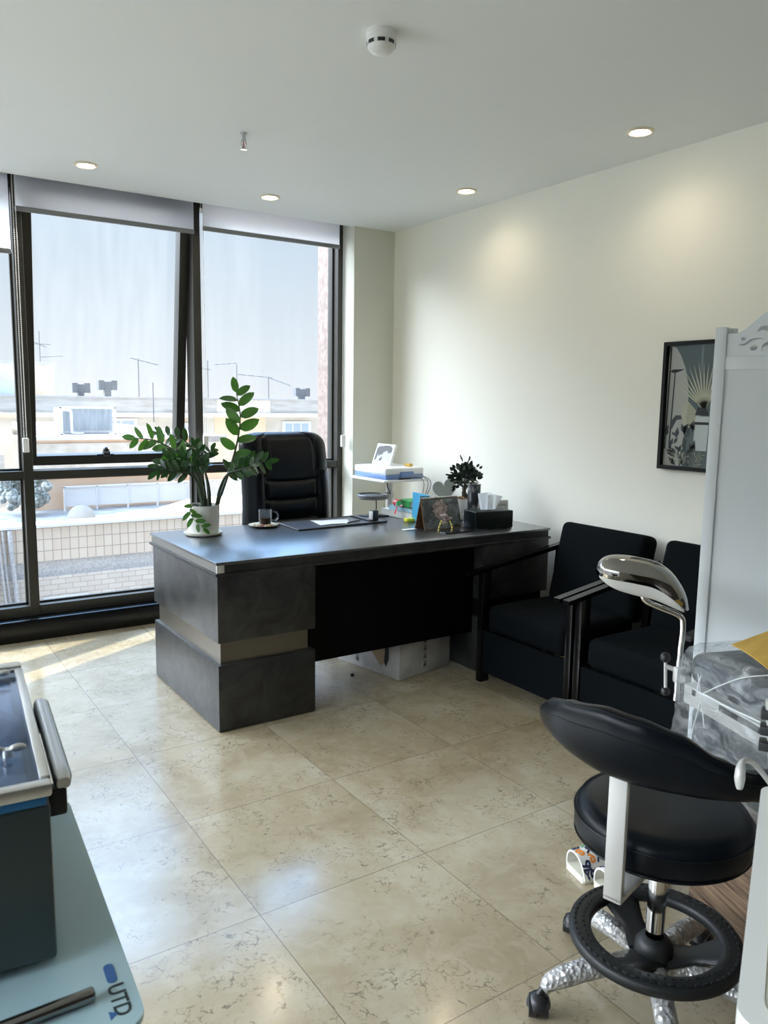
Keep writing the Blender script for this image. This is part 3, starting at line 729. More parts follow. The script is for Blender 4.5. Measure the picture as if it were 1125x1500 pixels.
# calendar's loose twig-like ornament with yellow striped legs in front
t = thing('ornament', 'small dark ornament on two yellow-striped legs before the desk calendar', 'ornament', (2.655, 3.385, DZ + .001))
b = nbm()
for k in range(26):
    a = k * 2.1; sph(b, (.030 * math.cos(a) * (k % 5) / 4 + .006, .012 * math.sin(a * 1.7), .066 + .022 * math.sin(a)), .010, 8)
obj('body', b, fm, t)
ym = mat('yellow_stripe', (.75, .66, .12), .5); km = mat('dark_stripe', (.03, .03, .03), .5)
for P in ([(-.020, -.004, .060), (-.040, -.012, .034), (-.050, -.014, 0)], [(.030, -.010, .055), (.022, -.040, .030), (.012, -.052, 0)]):
    pa = smooth_path(P, 8); b = nbm(); tube(b, pa, .0045, 8); lg = obj('leg', b, ym, t)
    b = nbm()
    for i in (3, 7, 11, 14): tube(b, [pa[i], pa[i + 1]], .0052, 8)
    obj('stripes', b, km, lg)
b = nbm(); prism(b, rrect(2.60, 3.295, 2.90, 3.365, .012), DZ + .001, DZ + .007); tag(obj('phone', b, mat('dark_glossy', (.02, .022, .026), .25), None, False), 'flat dark phone lying at the desk edge before the calendar', 'phone')

# bonsai in a white pot
BP = Vector((3.050, 3.70, DZ + .001))
t = thing('bonsai', 'small bonsai tree in a white pot filled with brown pebbles', 'plant', BP)
b = nbm(); lathe(b, [(0, 0), (.045, 0), (.050, .004), (.066, .118), (.068, .124), (.063, .124), (.060, .108), (0, .106)], seg=40); obj('pot', b, 'ceramic', t)
b = nbm()
for k in range(130):
    r = .057 * math.sqrt(rnd.random()); a = rnd.uniform(0, 2 * PI); sph(b, (r * math.cos(a), r * math.sin(a), .112 + rnd.uniform(0, .012) + .012 * (1 - r / .06)), rnd.uniform(.005, .008), 7)
o = obj('pebbles', b, 'pebble', t); o['kind'] = 'stuff'
b = nbm(); tube(b, smooth_path([(.012, 0, .105), (.010, .002, .135), (-.002, 0, .160), (.004, .002, .190), (.0, .0, .225)]), [.020 - .014 * min(1, max(0, (i - 6) / 14)) for i in range(25)], 10)
for k in range(9):
    a = k * 2.4; z = .185 + .008 * k; tube(b, smooth_path([(.003, 0, z - .01), (.025 * math.cos(a), .02 * math.sin(a), z + .022), (.06 * math.cos(a), .05 * math.sin(a), z + .05 + .02 * math.sin(k))]), [.004 - .0025 * i / 12 for i in range(13)], 6)
obj('trunk', b, 'wood_trunk', t)
b = nbm()
for k in range(210):
    u, v = rnd.uniform(0, 2 * PI), rnd.uniform(-1, 1); q = (rnd.random() ** .45)
    p = Vector((.086 * q * math.cos(u) * math.sqrt(1 - v * v), .066 * q * math.sin(u) * math.sqrt(1 - v * v), .262 + .062 * q * v + .018 * math.sin(3 * u)))
    d = (p - Vector((0, 0, .22)) + Vector((rnd.uniform(-.05, .05), rnd.uniform(-.05, .05), rnd.uniform(-.03, .05)))).normalized()
    leaf(b, p, d, Vector((rnd.uniform(-1, 1), -1, rnd.uniform(0, 1.2))).normalized(), rnd.uniform(.028, .040), .021)
for p in ((-.115, 0, .268), (-.098, 0, .25), (-.085, 0, .262), (.10, 0, .27), (.112, 0, .30), (.118, 0, .262), (.09, 0, .31), (-.02, 0, .345), (-.03, 0, .36), (.03, 0, .35), (-.07, .0, .19), (-.066, 0, .205)):
    leaf(b, Vector(p), (Vector(p) - Vector((0, 0, .24))).normalized(), Vector((.3, -1, .6)), .032, .017)
obj('foliage', b, 'bonsai_leaf', t, angle=80)

t = thing('vase', 'narrow grey vase with a smoky pattern between bonsai and tissues', 'vase', (3.022, 3.575, DZ + .001))
vm = mat('smoky_glaze', (.2, .2, .2), .25); noisy(vm, (.03, .03, .035), (.66, .66, .67), 16, 3, .44, .56, (1, 1, .3))
b = nbm(); lathe(b, [(0, 0), (.036, 0), (.037, .003), (.0385, .215), (.040, .222), (.0385, .226), (.036, .223), (.034, .02), (0, .02)], seg=40); obj('body', b, vm, t)
t = thing('planter_bowl', 'small white bowl planter with a succulent and pebbles behind the calendar', 'planter', (2.95, 3.80, DZ + .001))
b = nbm(); lathe(b, [(0, 0), (.05, 0), (.072, .02), (.076, .112), (.072, .112), (.068, .10), (0, .10)], seg=36); obj('bowl', b, 'ceramic', t)
b = nbm()
for k in range(70):
    r = .066 * math.sqrt(rnd.random()); a = rnd.uniform(0, 2 * PI); sph(b, (r * math.cos(a), r * math.sin(a), .106 + rnd.uniform(0, .010)), rnd.uniform(.006, .009), 7)
o = obj('pebbles', b, 'ceramic', t); o['kind'] = 'stuff'
b = nbm()
for k in range(9):
    a = k * 2.4; leaf(b, Vector((-.02, -.02, .108)), Vector((math.cos(a), math.sin(a) * .8, .9)), Vector((0, 0, 1)), .042, .016)
obj('succulent', b, mat('succulent_green', (.10, .42, .12), .4), t)
b = nbm()
for k in range(5):
    a = 2 + k * .6; leaf(b, Vector((-.045, .0, .108)), Vector((math.cos(a), math.sin(a) * .5, .5)), Vector((0, 0, 1)), .05, .016)
obj('dark_leaves', b, 'bonsai_leaf', t)
# heart-like table mirror
t = thing('table_mirror', 'pale heart-shaped table mirror standing behind the bonsai', 'mirror', (3.08, 3.93, DZ + .001), math.radians(-24))
hp = []
for k in range(40):
    a = 2 * PI * k / 40; hp.append((.0052 * (16 * math.sin(a) ** 3), .0052 * (13 * math.cos(a) - 5 * math.cos(2 * a) - 2 * math.cos(3 * a) - math.cos(4 * a))))
b = nbm(); prism(b, hp, -.004, .004, lambda u, v, w: (u * .9 - v * .25, w, .150 + v + u * .2)); obj('glass', b, mat('mirror_back', (.34, .37, .34), .35), t, False)
b = nbm(); tube(b, [(u * .9 - v * .25, 0, .150 + v + u * .2) for u, v in hp + hp[:1]], .005, 8, False); obj('rim', b, 'white_plastic', t)
b = nbm(); cyl(b, (0, 0, .012), (0, 0, .066), .006); lathe(b, [(0, 0), (.05, 0), (.05, .006), (.01, .014), (0, .014)]); obj('stand', b, 'white_plastic', t)
# wire stand
t = thing('wire_stand', 'thin white wire stand in front of the bonsai pot', 'wire stand', (2.875, 3.50, DZ + .001))
b = nbm()
for y in (0, .06):
    tube(b, smooth_path([(-.045, y, 0), (-.045, y, .050), (-.036, y, .058), (.05, y, .058), (.058, y, .050), (.058, y, 0)], 4), .0016, 6)
for x in (-.036, .05): tube(b, [(x, 0, .058), (x, .06, .058)], .0016, 6)
tube(b, [(-.045, 0, .045), (.058, 0, .045)], .0016, 6)
obj('wire_frame', b, 'bead', t)

# tissue box with tissues, card behind
a0, a1 = Vector((2.838, 3.338, 0)), Vector((3.082, 3.298, 0))
t = thing('tissue_box', 'black leather tissue box with white tissues at the desk front', 'tissue box', (a0.x, a0.y, DZ + .001), math.atan2(a1.y - a0.y, a1.x - a0.x))
b = nbm(); box(b, (0, 0, 0), (.247, .135, .098), .006, None, 3); obj('case', b, mat('dark_green_leather', (.004, .008, .0085), .38, spec=.25), t)
b = nbm(); prism(b, rrect(.05, .045, .21, .09, .02), .0975, .0990); obj('slot', b, 'dark_plastic', t, False)
for cx, w, hh, ph in ((.095, .05, .105, 0), (.145, .055, .092, 1.7)):
    b = nbm()
    def tf(u, v, cx=cx, w=w, hh=hh, ph=ph):
        x = cx + (u - .5) * w * (1 + 1.1 * v) + .012 * v; y = .067 + .014 * math.sin(u * 7 + ph + v * 1.5) * (.3 + v) + .02 * (v * (u - .5))
        return (x, y, .097 + hh * v * (1 - .25 * abs(u - .45 + .1 * ph)))
    grid(b, 22, 12, tf); obj('tissue', b, 'tissue', t, angle=80)
t = thing('printed_card', 'small white printed card standing behind the tissue box', 'card', (3.150, 3.470, DZ + .001), math.radians(-14))
b = nbm(); box(b, (-.045, -.002, 0), (.045, .002, .132), 0, RX(-.10)); obj('card', b, mat('grey_white_card', (.60, .61, .60), .6), t, False)
b = text_bm('DAINS', .024); obj('lettering', xf(b, RX(-.10) @ T(0, -.0026, .103) @ RX(PI / 2)), 'dark_plastic', t, False)
b = nbm(); box(b, (-.03, -.0028, .118), (.034, -.0021, .1205), 0, RX(-.10)); box(b, (-.028, -.0028, .080), (.03, -.0021, .0825), 0, RX(-.10)); obj('rules', b, 'grey_plastic', t, False)
#PART3
# ------------------------------------------------------------------ medical trolley with monitor in the corner
t = thing('equipment_stand', 'white equipment stand on castors in the corner behind the desk', 'stand', (3.085, 4.56, 0))
b = nbm(); box(b, (-.19, -.215, .935), (.19, .215, .952), .006); obj('tray', b, 'white_plastic', t)
b = nbm(); cyl(b, (0, 0, .10), (0, 0, .936), .024, seg=24); cyl(b, (0, 0, .80), (0, 0, .845), .031, seg=24); obj('pole', b, 'silver_paint', t)
b = nbm(); lathe(b, [(0, 0), (.095, 0), (.105, .008), (.106, .026), (.100, .032), (.097, .022), (0, .020)], (-.215, -.125, .825)); tube(b, [(-.14, -.08, .835), (0, 0, .835)], .014, 8); obj('side_plate', b, mat('dark_grey_plate', (.13, .135, .14), .45), t)
b = nbm()
for k in range(4):
    a = PI / 4 + k * PI / 2; tube(b, [(0, 0, .10), (.12 * math.cos(a), .12 * math.sin(a), .09), (.24 * math.cos(a), .24 * math.sin(a), .07)], [.03, .022, .016], 8)
obj('base', b, 'white_plastic', t)
for k in range(4):
    a = PI / 4 + k * PI / 2; b = nbm(); c_ = Vector((.24 * math.cos(a), .24 * math.sin(a), .025)); cyl(b, c_ - Vector((.01, 0, 0)), c_ + Vector((.01, 0, 0)), .025, seg=16); cyl(b, c_, c_ + Vector((0, 0, .05)), .007, seg=8); obj('caster', b, 'dark_plastic', t)
t = thing('heart_monitor', 'white and blue medical monitor with flip-up screen on the corner stand', 'medical monitor', (3.085, 4.56, .953))
b = nbm(); box(b, (-.165, -.20, .030), (.150, .20, .078), .012, None, 3); obj('upper_case', b, 'white_plastic', t)
b = nbm(); box(b, (-.163, -.198, 0), (.148, .198, .034), .008, None, 2); obj('lower_case', b, 'blue_plastic', t)
b = nbm(); box(b, (-.05, -.208, .004), (.06, -.196, .052), .008); obj('side_panel', b, 'blue_plastic', t)
b = nbm(); box(b, (-.06, -.2115, .000), (.035, -.199, .012), .003); obj('connector_strip', b, 'dark_plastic', t)
mt = T(-.02, .075, .080) @ RY(math.radians(20))
b = nbm(); box(b, (-.010, -.112, 0), (.010, .112, .150), .006, mt); sc_ = obj('screen', b, 'white_plastic', t)
scm = mat('screen_reflections', (.05, .06, .06), .1, spec=.12)
w_ = nd(scm, 'ShaderNodeTexWave', Scale=9.0, Distortion=7.0, Detail=2.0); lk(scm, coord(scm), w_.inputs['Vector'])
lk(scm, ramp(scm, w_.outputs['Fac'], [(.45, (.012, .015, .015)), (.72, (.045, .055, .055)), (.86, (.34, .36, .37))]), bsdf(scm).inputs['Base Color'])  # pale streaks are reflections painted into the screen colour
b = nbm(); box(b, (-.0112, -.094, .024), (-.0098, .094, .138), 0, mt); obj('display', b, scm, sc_, False)
b = nbm(); box(b, (.06, -.15, .078), (.09, -.09, .098), .003); obj('paper_roll_cover', b, 'yellow', t)
b = nbm()
for k, (x, d) in enumerate(((.09, 0), (.115, .01), (.13, .02))):
    tube(b, smooth_path([(.02 + .02 * k, -.205, .02), (x, -.235, .015), (x + .02 + d, -.255, -.03), (x + .01, -.245, -.12), (x - .03, -.235, -.23)]), .0032, 6)
obj('lead_wires', b, 'grey_plastic', t)
b = nbm(); tube(b, smooth_path([(-.10, -.12, -.002), (-.10, -.125, -.05), (-.085, -.14, -.10)]), .004, 6); tube(b, smooth_path([(-.20, -.14, -.13), (-.205, -.15, -.20), (-.235, -.16, -.26)]), .004, 6); obj('power_cord', b, 'dark_plastic', t)
b = nbm()
box(b, (2.515, 3.99, DZ + .001), (2.70, 4.075, DZ + .009), .002); box(b, (2.53, 4.0, DZ + .009), (2.66, 4.07, DZ + .013), .001)
tag(obj('black_notebook', b, 'dark_plastic'), 'flat black notebook at the back edge of the desk under the round plate', 'notebook')

# ------------------------------------------------------------------ cardboard box under the desk
t = thing('cardboard_box', 'battered white carton with black marks on the floor under the desk', 'box', (2.328, 3.322, 0), math.radians(10.5))
bm_ = mat('white_carton', (.50, .49, .48), .75); noisy(bm_, (.38, .37, .37), (.56, .55, .54), 8, 5)
b = nbm(); box(b, (0, 0, .001), (.405, .50, .30), .003); obj('carton', b, bm_, t)
b = nbm()
def glyph(b, y0, x0, face):
    segs = [((-.010, .012), (.012, .014)), ((0, .020), (0, -.018)), ((-.014, -.004), (.014, 0)), ((-.002, 0), (-.014, -.018)), ((.002, 0), (.013, -.016)), ((-.010, .006), (-.004, .002))]
    for (ax, az), (cx, cz) in segs:
        if face == 'f': tube(b, [(x0 + ax, -.0006, y0 + az), (x0 + cx, -.0006, y0 + cz)], .0017, 4)
        else: tube(b, [(-.0006, x0 + ax, y0 + az), (-.0006, x0 + cx, y0 + cz)], .0017, 4)
for z in (.05, .095, .14, .185, .23): glyph(b, z, .200, 'f')
for z in (.05, .095, .14, .185): glyph(b, z, .33, 's')
obj('printed_marks', b, 'dark_plastic', t, False)
b = nbm(); prism(b, [(.22, .12), (.14, .045), (.115, .075), (.09, .15), (.13, .19), (.2, .18)], -.0008, .0004, lambda u, v, w: (w, u, v)); obj('torn_patch', b, mat('bare_cardboard', (.36, .26, .16), .85), t, False)
b = nbm(); prism(b, [(.115, .075), (.10, .055), (.08, .10), (.085, .19), (.105, .19)], -.0016, -.0006, lambda u, v, w: (w, u, v)); obj('torn_flap', b, 'dark_plastic', t, False)
b = nbm(); lathe(b, [(0, 0), (.010, 0), (.011, .004), (.009, .014), (0, .015)], (2.159, 3.522, 0), 14); tag(obj('bottle_cap', b, 'dark_plastic'), 'tiny dark cap on the floor under the desk beside the carton', 'cap')

# ------------------------------------------------------------------ armchairs
def armchair(name, label, cy):
    t = thing(name, label, 'armchair', (2.97, cy, 0), 0, 'black armchairs along the right wall')
    def cushion(x0, x1, z0, z1, hw, bulge, mt=None):
        b = nbm()
        box(b, (x0, -hw, z0), (x1, hw, z1), min(.035, (z1 - z0) * .3), None, 4)
        bmesh.ops.subdivide_edges(b, edges=[e for e in b.edges if e.calc_length() > .15], cuts=6, use_grid_fill=True)
        cx, cz = (x0 + x1) / 2, (z0 + z1) / 2
        for v in b.verts:
            q = (1 - (abs(v.co.y) / hw) ** 2.5)
            if bulge == 'z': v.co.z += .014 * q * (1 - ((v.co.x - cx) / (x1 - x0) * 2) ** 2) * (1 if v.co.z > cz else 0)
            else: v.co.x -= .016 * q * (1 - ((v.co.z - cz) / (z1 - z0) * 2) ** 2) * (1 if v.co.x < cx else 0)
        if mt is not None: xf(b, mt)
        return b
    obj('seat_cushion', cushion(-.275, .24, .285, .425, .268, 'z'), 'fabric', t)
    obj('back_cushion', cushion(.165, .285, .40, .845, .285, 'x', T(.165, 0, .40) @ RY(math.radians(13)) @ T(-.165, 0, -.40)), 'fabric', t)
    for s_ in (-1, 1):
        y0 = s_ * .292; yl, yh = sorted((y0, y0 + s_ * .038))
        b = nbm()
        pts = [(-.37, .580), (-.37, .600), (.33, .706), (.33, .680)]
        prism(b, pts, yl, yh, lambda u, v, w: (u, w, v))
        ar = obj('armrest', b, 'blackwood', t, False)
        b = nbm(); box(b, (-.285, yl, 0), (-.225, yh, .612), .003); obj('leg', b, 'blackwood', t)
        b = nbm(); prism(b, [(.22, 0), (.26, 0), (.33, .69), (.28, .69)], yl, yh, lambda u, v, w: (u, w, v)); obj('leg', b, 'blackwood', t, False)
        b = nbm(); box(b, (-.224, yl + .004, .10), (.22, yh - .004, .25), .003); obj('side_rail', b, 'blackwood', t)
    for x, z0 in ((-.275, .06), (.22, .20)): b = nbm(); box(b, (x, -.291, z0), (x + .025, .291, .284)); obj('seat_rail', b, 'fabric', t, False)
    return t
armchair('armchair', 'black armchair against the right wall, touching the right end of the desk', 2.790)
armchair('armchair', 'second black armchair from the desk, partly hidden by the white folding screen', 2.112)

# ------------------------------------------------------------------ picture on the wall
t = thing('framed_picture', 'black framed botanical picture on the right wall behind the folding screen', 'picture', (XR, 2.575, 1.155))
PW, PH = .45, .625          # extends to -y, up z ; faces -x
def pbox(b, u0, u1, v0, v1, d0, d1): box(b, (-d1, -u1, v0), (-d0, -u0, v1))
b = nbm()
pbox(b, 0, .018, 0, PH, 0, .028); pbox(b, PW - .018, PW, 0, PH, 0, .028); pbox(b, .018, PW - .018, 0, .018, 0, .028); pbox(b, .018, PW - .018, PH - .018, PH, 0, .028)
obj('frame', b, mat('black_frame', (.004, .005, .005), .45, spec=.2), t, False)
b = nbm(); pbox(b, .018, PW - .018, .018, PH - .018, 0, .004)
pr = obj('print', b, mat('grey_green_print', (.115, .150, .155), .6), t, False)
pd = [.0042]
def art(name, m, polys):
    b = nbm()
    for p in polys: prism(b, p, pd[0], pd[0] + .0002, lambda u, v, w: (-w, -u, v))
    pd[0] += .0003
    return obj(name, b, m, pr, False)
arcp = [(.030, .605), (.055, .600), (.085, .56), (.115, .50), (.135, .43), (.143, .36), (.140, .27), (.13, .02), (.019, .02), (.019, .55)]
art('pale_wall_area', mat('print_pale', (.50, .49, .45), .6), [arcp])
art('window_band', mat('print_mid', (.20, .25, .26), .6), [[(.20, .30), (.212, .30), (.212, .605), (.20, .605)]])
art('lamp_post', mat('print_dark', (.035, .038, .042), .6), [[(.045, .12), (.054, .12), (.062, .47), (.056, .48)], [(.03, .482), (.045, .492), (.105, .492), (.112, .500), (.105, .488), (.062, .474), (.052, .474)], [(.020, .10), (.028, .10), (.034, .60), (.026, .60)]])
fronds = []
for k in range(13):
    a = math.radians(60 + k * 7); x0, y0 = .235, .30; L_ = .235 - .006 * abs(k - 6)
    dx_, dy_ = math.cos(a), math.sin(a); fronds.append([(x0 - .004 * dy_, y0 + .004 * dx_), (x0 + .6 * L_ * dx_ - .004 * dy_, y0 + .6 * L_ * dy_ + .004 * dx_), (x0 + L_ * dx_, y0 + L_ * dy_), (x0 + .6 * L_ * dx_ + .004 * dy_, y0 + .6 * L_ * dy_ - .004 * dx_), (x0 + .004 * dy_, y0 - .004 * dx_)])
for k in range(13):
    a = math.radians(140 + k * 7); x0, y0 = .215, .27; L_ = .10
    dx_, dy_ = math.cos(a), math.sin(a); fronds.append([(x0, y0), (x0 + L_ * dx_ - .0045 * dy_, y0 + L_ * dy_ + .0045 * dx_), (x0 + L_ * dx_ + .0045 * dy_, y0 + L_ * dy_ - .0045 * dx_)])
art('palm_frond', mat('print_straw', (.58, .57, .42), .6), fronds)
art('white_pot', mat('print_white', (.62, .66, .66), .6), [[(.185, .10), (.26, .10), (.265, .265), (.19, .265)]])
art('pot_band', mat('print_black', (.02, .024, .026), .6), [[(.188, .225), (.264, .225), (.264, .238), (.188, .238)], [(.186, .27), (.262, .27), (.25, .30), (.20, .31)]])
lv = []; rr_ = random.Random(3)
for k in range(46):
    cx, cy = rr_.uniform(.02, .20), rr_.uniform(.03, .22); a = rr_.uniform(.3, 2.8); L_ = rr_.uniform(.03, .06)
    dx_, dy_ = math.cos(a) * L_, math.sin(a) * L_; lv.append([(max(.0185, cx - dx_ / 2), max(.0185, cy - dy_ / 2)), (max(.0185, cx - dy_ * .22), max(.0185, cy + dx_ * .22)), (max(.0185, cx + dx_ / 2), max(.0185, cy + dy_ / 2)), (max(.0185, cx + dy_ * .22), max(.0185, cy - dx_ * .22))])
lv.append([(.045, .20), (.06, .20), (.085, .245), (.115, .25), (.108, .268), (.078, .268), (.055, .24)])
art('dark_leaves', mat('print_leaf', (.055, .068, .075), .6), lv)
gv = []
for k in range(60):
    cx, cy = rr_.uniform(.05, .25), rr_.uniform(.022, .09); a = rr_.uniform(0, 3.1); L_ = rr_.uniform(.02, .04)
    dx_, dy_ = math.cos(a) * L_ / 2, math.sin(a) * L_ / 2; gv.append([(cx - dx_, max(.0185, cy - dy_)), (cx - dy_ * .12, max(.019, cy + dx_ * .12)), (cx + dx_, max(.0185, cy + dy_)), (cx + dy_ * .12, max(.0185, cy - dx_ * .12))])
art('light_stalks', mat('print_light', (.38, .38, .27), .6), gv)
b = nbm(); pbox(b, .018, PW - .018, .018, PH - .018, .0155, .0175); obj('glass', b, 'frame_glass', t, False)

# ------------------------------------------------------------------ folding screen
scw = mat('screen_white_paint', (.74, .79, .82), .42)
t = thing('folding_screen', 'tall white wooden folding screen with scroll cut-outs along its top', 'folding screen', (2.357, 1.60, 0))
def screen_panel(parent, p0, p1, name):
    p0, p1 = Vector((*p0, 0)), Vector((*p1, 0)); d = p1 - p0; Wd = d.length
    mt = T(*p0) @ RZ(math.atan2(d.y, d.x))
    b = nbm(); box(b, (0, -.014, 0), (.036, .014, 1.723), .003); box(b, (Wd - .036, -.014, 0), (Wd, .014, 1.723), .003)
    box(b, (.036, -.011, 1.588), (Wd - .036, .011, 1.630), .002); box(b, (.036, -.011, .12), (Wd - .036, .011, .17), .002)
    fr = obj(name, xf(b, mt), scw, parent)
    b = nbm(); box(b, (.036, -.005, .17), (Wd - .036, .005, 1.588)); obj('infill_panel', xf(b, mt), scw, fr, False)
    cu = bpy.data.curves.new('scroll', 'CURVE'); cu.dimensions = '2D'; cu.fill_mode = 'BOTH'; cu.extrude = .006
    def spl(pts):
        s_ = cu.splines.new('POLY'); s_.points.add(len(pts) - 1); s_.use_cyclic_u = True
        for q, (x, y) in zip(s_.points, pts): q.co = (x, y, 0, 1)
    Wi = Wd - .072; n = 40; topc = []
    for k in range(n + 1):
        u = k / n; e = min(u, 1 - u) * 2
        sm = 0 if e < .15 else (1 if e > .75 else (lambda q: q * q * (3 - 2 * q))((e - .15) / .6))
        topc.append((.036 + Wi * u, 1.702 + .060 * sm + .012 * math.sin(PI * u) ** 6))
    spl([(.036, 1.630), (.036 + Wi, 1.630)] + topc[::-1])
    def ell(cx, cy, rx, ry, rot):
        o = []
        for k in range(14):
            a = -2 * PI * k / 14; x, y = rx * math.cos(a), ry * math.sin(a)
            o.append((cx + x * math.cos(rot) - y * math.sin(rot), cy + x * math.sin(rot) + y * math.cos(rot)))
        return o
    def stroke(pts, wmax):
        P = smooth_path([(x, y, 0) for x, y in pts], 6); N = len(P); L_, R_ = [], []
        for i, p in enumerate(P):
            tn = (P[min(i + 1, N - 1)] - P[max(i - 1, 0)]).normalized(); nn = Vector((-tn.y, tn.x, 0)); w = wmax * (.18 + .82 * math.sin(PI * i / (N - 1)))
            L_.append(((p + nn * w).x, (p + nn * w).y)); R_.append(((p - nn * w).x, (p - nn * w).y))
        return L_ + R_[::-1]
    for sg in (1, -1):
        X = lambda x: (Wd / 2 + sg * (x - .19) * Wd / .38)
        for e in ((.082, 1.684, .007, .0055, 0), (.112, 1.655, .011, .0085, .3 * sg)): spl(ell(X(e[0]), e[1], e[2], e[3], e[4]))
        for st_, w in (([(.070, 1.668), (.085, 1.666), (.105, 1.680), (.128, 1.684), (.138, 1.680)], .0034),
                       ([(.120, 1.706), (.132, 1.716), (.148, 1.712), (.155, 1.694)], .0075),
                       ([(.136, 1.645), (.140, 1.662), (.150, 1.668), (.162, 1.668)], .0045),
                       ([(.165, 1.70), (.172, 1.715), (.180, 1.705)], .005)):
            spl(stroke([(X(x), y) for x, y in st_], w))
    o = bpy.data.objects.new('scroll', cu); COL.objects.link(o); dg = bpy.context.evaluated_depsgraph_get(); dg.update()
    me = bpy.data.meshes.new_from_object(o.evaluated_get(dg)); b = bmesh.new(); b.from_mesh(me); bpy.data.objects.remove(o); bpy.data.curves.remove(cu); bpy.data.meshes.remove(me)
    obj('scroll_crest', xf(b, mt @ RX(PI / 2)), scw, fr, False)
screen_panel(t, (0, 0), (.148, -.368), 'leaf_frame')
screen_panel(t, (.050, .000), (.325, -.300), 'leaf_frame')
b = nbm()
for z in (.4, 1.0, 1.55, 1.700): cyl(b, (.028, -.002, z - .02), (.028, -.002, z + .02), .006, seg=10)
obj('hinge', b, 'alu', t)

# ------------------------------------------------------------------ examination couch
CU = math.atan2(-.943, -.334)
t = thing('examination_couch', 'examination couch wrapped in plastic film at the right edge beside the stool', 'examination couch', (1.97, 1.37, 0), CU)
cm = mat('couch_vinyl', (.035, .045, .055), .35)
b = nbm(); box(b, (.0, .012, .672), (.62, .62, .765), .035, None, 4)
obj('front_cushion', b, cm, t)
b = nbm(); box(b, (.0, .0, 0), (.62, .72, .11), .04, T(0, .50, .675) @ RX(math.radians(14)), 4); obj('back_cushion', b, cm, t)
b = nbm(); box(b, (.005, .004, .612), (.62, 1.15, .670), .004); obj('couch_frame', b, 'silver_paint', t)
b = nbm()
for x0, x1 in ((.165, .33), (.045, .06)): box(b, (x0, .0015, .648), (x1, .0055, .664), .001)
obj('frame_slot', b, 'dark_plastic', t)
b = nbm(); box(b, (.01, .02, .42), (.61, .60, .610), .03, None, 4); obj('leg_cushion', b, cm, t)
wm = mat('striped_wood_laminate', (.12, .08, .05), .5)
noisy(wm, (.035, .022, .014), (.24, .16, .10), 5, 4, .35, .62, (1, 1, 22))
b = nbm(); box(b, (.03, .05, 0), (.59, 1.1, .41), .003); obj('base_cabinet', b, wm, t)
# plastic film
fm_ = bpy.data.materials.new('plastic_film'); fm_.use_nodes = True; fm_.node_tree.nodes.clear()
o_ = nd(fm_, 'ShaderNodeOutputMaterial'); tr_ = nd(fm_, 'ShaderNodeBsdfTransparent'); tr_.inputs['Color'].default_value = (.93, .95, .96, 1)
gl_ = nd(fm_, 'ShaderNodeBsdfGlossy', Roughness=.16); gl_.inputs['Color'].default_value = (.9, .93, .95, 1); df_ = nd(fm_, 'ShaderNodeBsdfDiffuse'); df_.inputs['Color'].default_value = (.72, .76, .78, 1)
mp_ = nd(fm_, 'ShaderNodeMapping'); mp_.inputs['Scale'].default_value = (7, 7, 16); mp_.inputs['Rotation'].default_value = (0, .5, 0); lk(fm_, coord(fm_), mp_.inputs['Vector'])
n1 = nd(fm_, 'ShaderNodeTexNoise', Scale=1.6, Detail=9.0, Roughness=.72, Distortion=1.2); lk(fm_, mp_.outputs[0], n1.inputs['Vector'])
ra = ramp(fm_, n1.outputs['Fac'], [(.40, (.05, .05, .05)), (.55, (.26, .26, .26)), (.70, (.72, .72, .72))])
m1_ = nd(fm_, 'ShaderNodeMixShader'); m1_.inputs[0].default_value = .5; lk(fm_, gl_.outputs[0], m1_.inputs[1]); lk(fm_, df_.outputs[0], m1_.inputs[2])
m2_ = nd(fm_, 'ShaderNodeMixShader'); lk(fm_, ra, m2_.inputs[0]); lk(fm_, tr_.outputs[0], m2_.inputs[1]); lk(fm_, m1_.outputs[0], m2_.inputs[2]); lk(fm_, m2_.outputs[0], o_.inputs['Surface'])
bp_ = nd(fm_, 'ShaderNodeBump', Strength=.7, Distance=.012); lk(fm_, n1.outputs['Fac'], bp_.inputs['Height']); lk(fm_, bp_.outputs[0], gl_.inputs['Normal']); lk(fm_, bp_.outputs[0], df_.inputs['Normal'])
b = nbm()
fp = []
for k in range(17): fp.append((-.022, .55 - .53 * k / 16))
for k in range(1, 7): a = PI + PI / 2 * k / 6; fp.append((.012 + .034 * math.cos(a), .02 + .034 * math.sin(a)))
for k in range(1, 40): fp.append((.012 + .60 * k / 39, -.014))
for k in range(1, 7): a = -PI / 2 + PI / 2 * k / 6; fp.append((.612 + .034 * math.cos(a), .02 + .034 * math.sin(a)))
for k in range(1, 12): fp.append((.646, .02 + .5 * k / 11))
NF = len(fp)
def ff(u, v):
    i = min(NF - 1, int(round(u * (NF - 1)))); x, y = fp[i]; z = .40 + .385 * v
    cx, cy = .31, .35
    if v > .78:
        q = (v - .78) / .22; ins = .06 * (1 - math.cos(q * PI / 2)); z = .40 + .385 * .78 + .092 * math.sin(q * PI / 2)
        dx_, dy_ = cx - x, cy - y; L_ = math.hypot(dx_, dy_); x += dx_ / L_ * ins; y += dy_ / L_ * ins
    p = Vector((x * 9, y * 9, z * 9)); w = mnoise.noise(p) * .010 + abs(mnoise.noise(p * 2.3 + Vector((3, 1, 2)))) * .008
    fl = .018 * (1 - v) ** 2
    if y < 0: y -= w + fl
    elif x < 0: x -= w + fl
    else: x += w + fl
    if i < 22 and x < .05: z += .0
    return (x, y, z)
Vf = grid(b, NF, 34, ff)
NT = 14
prev = [Vf[i][33] for i in range(NF)]
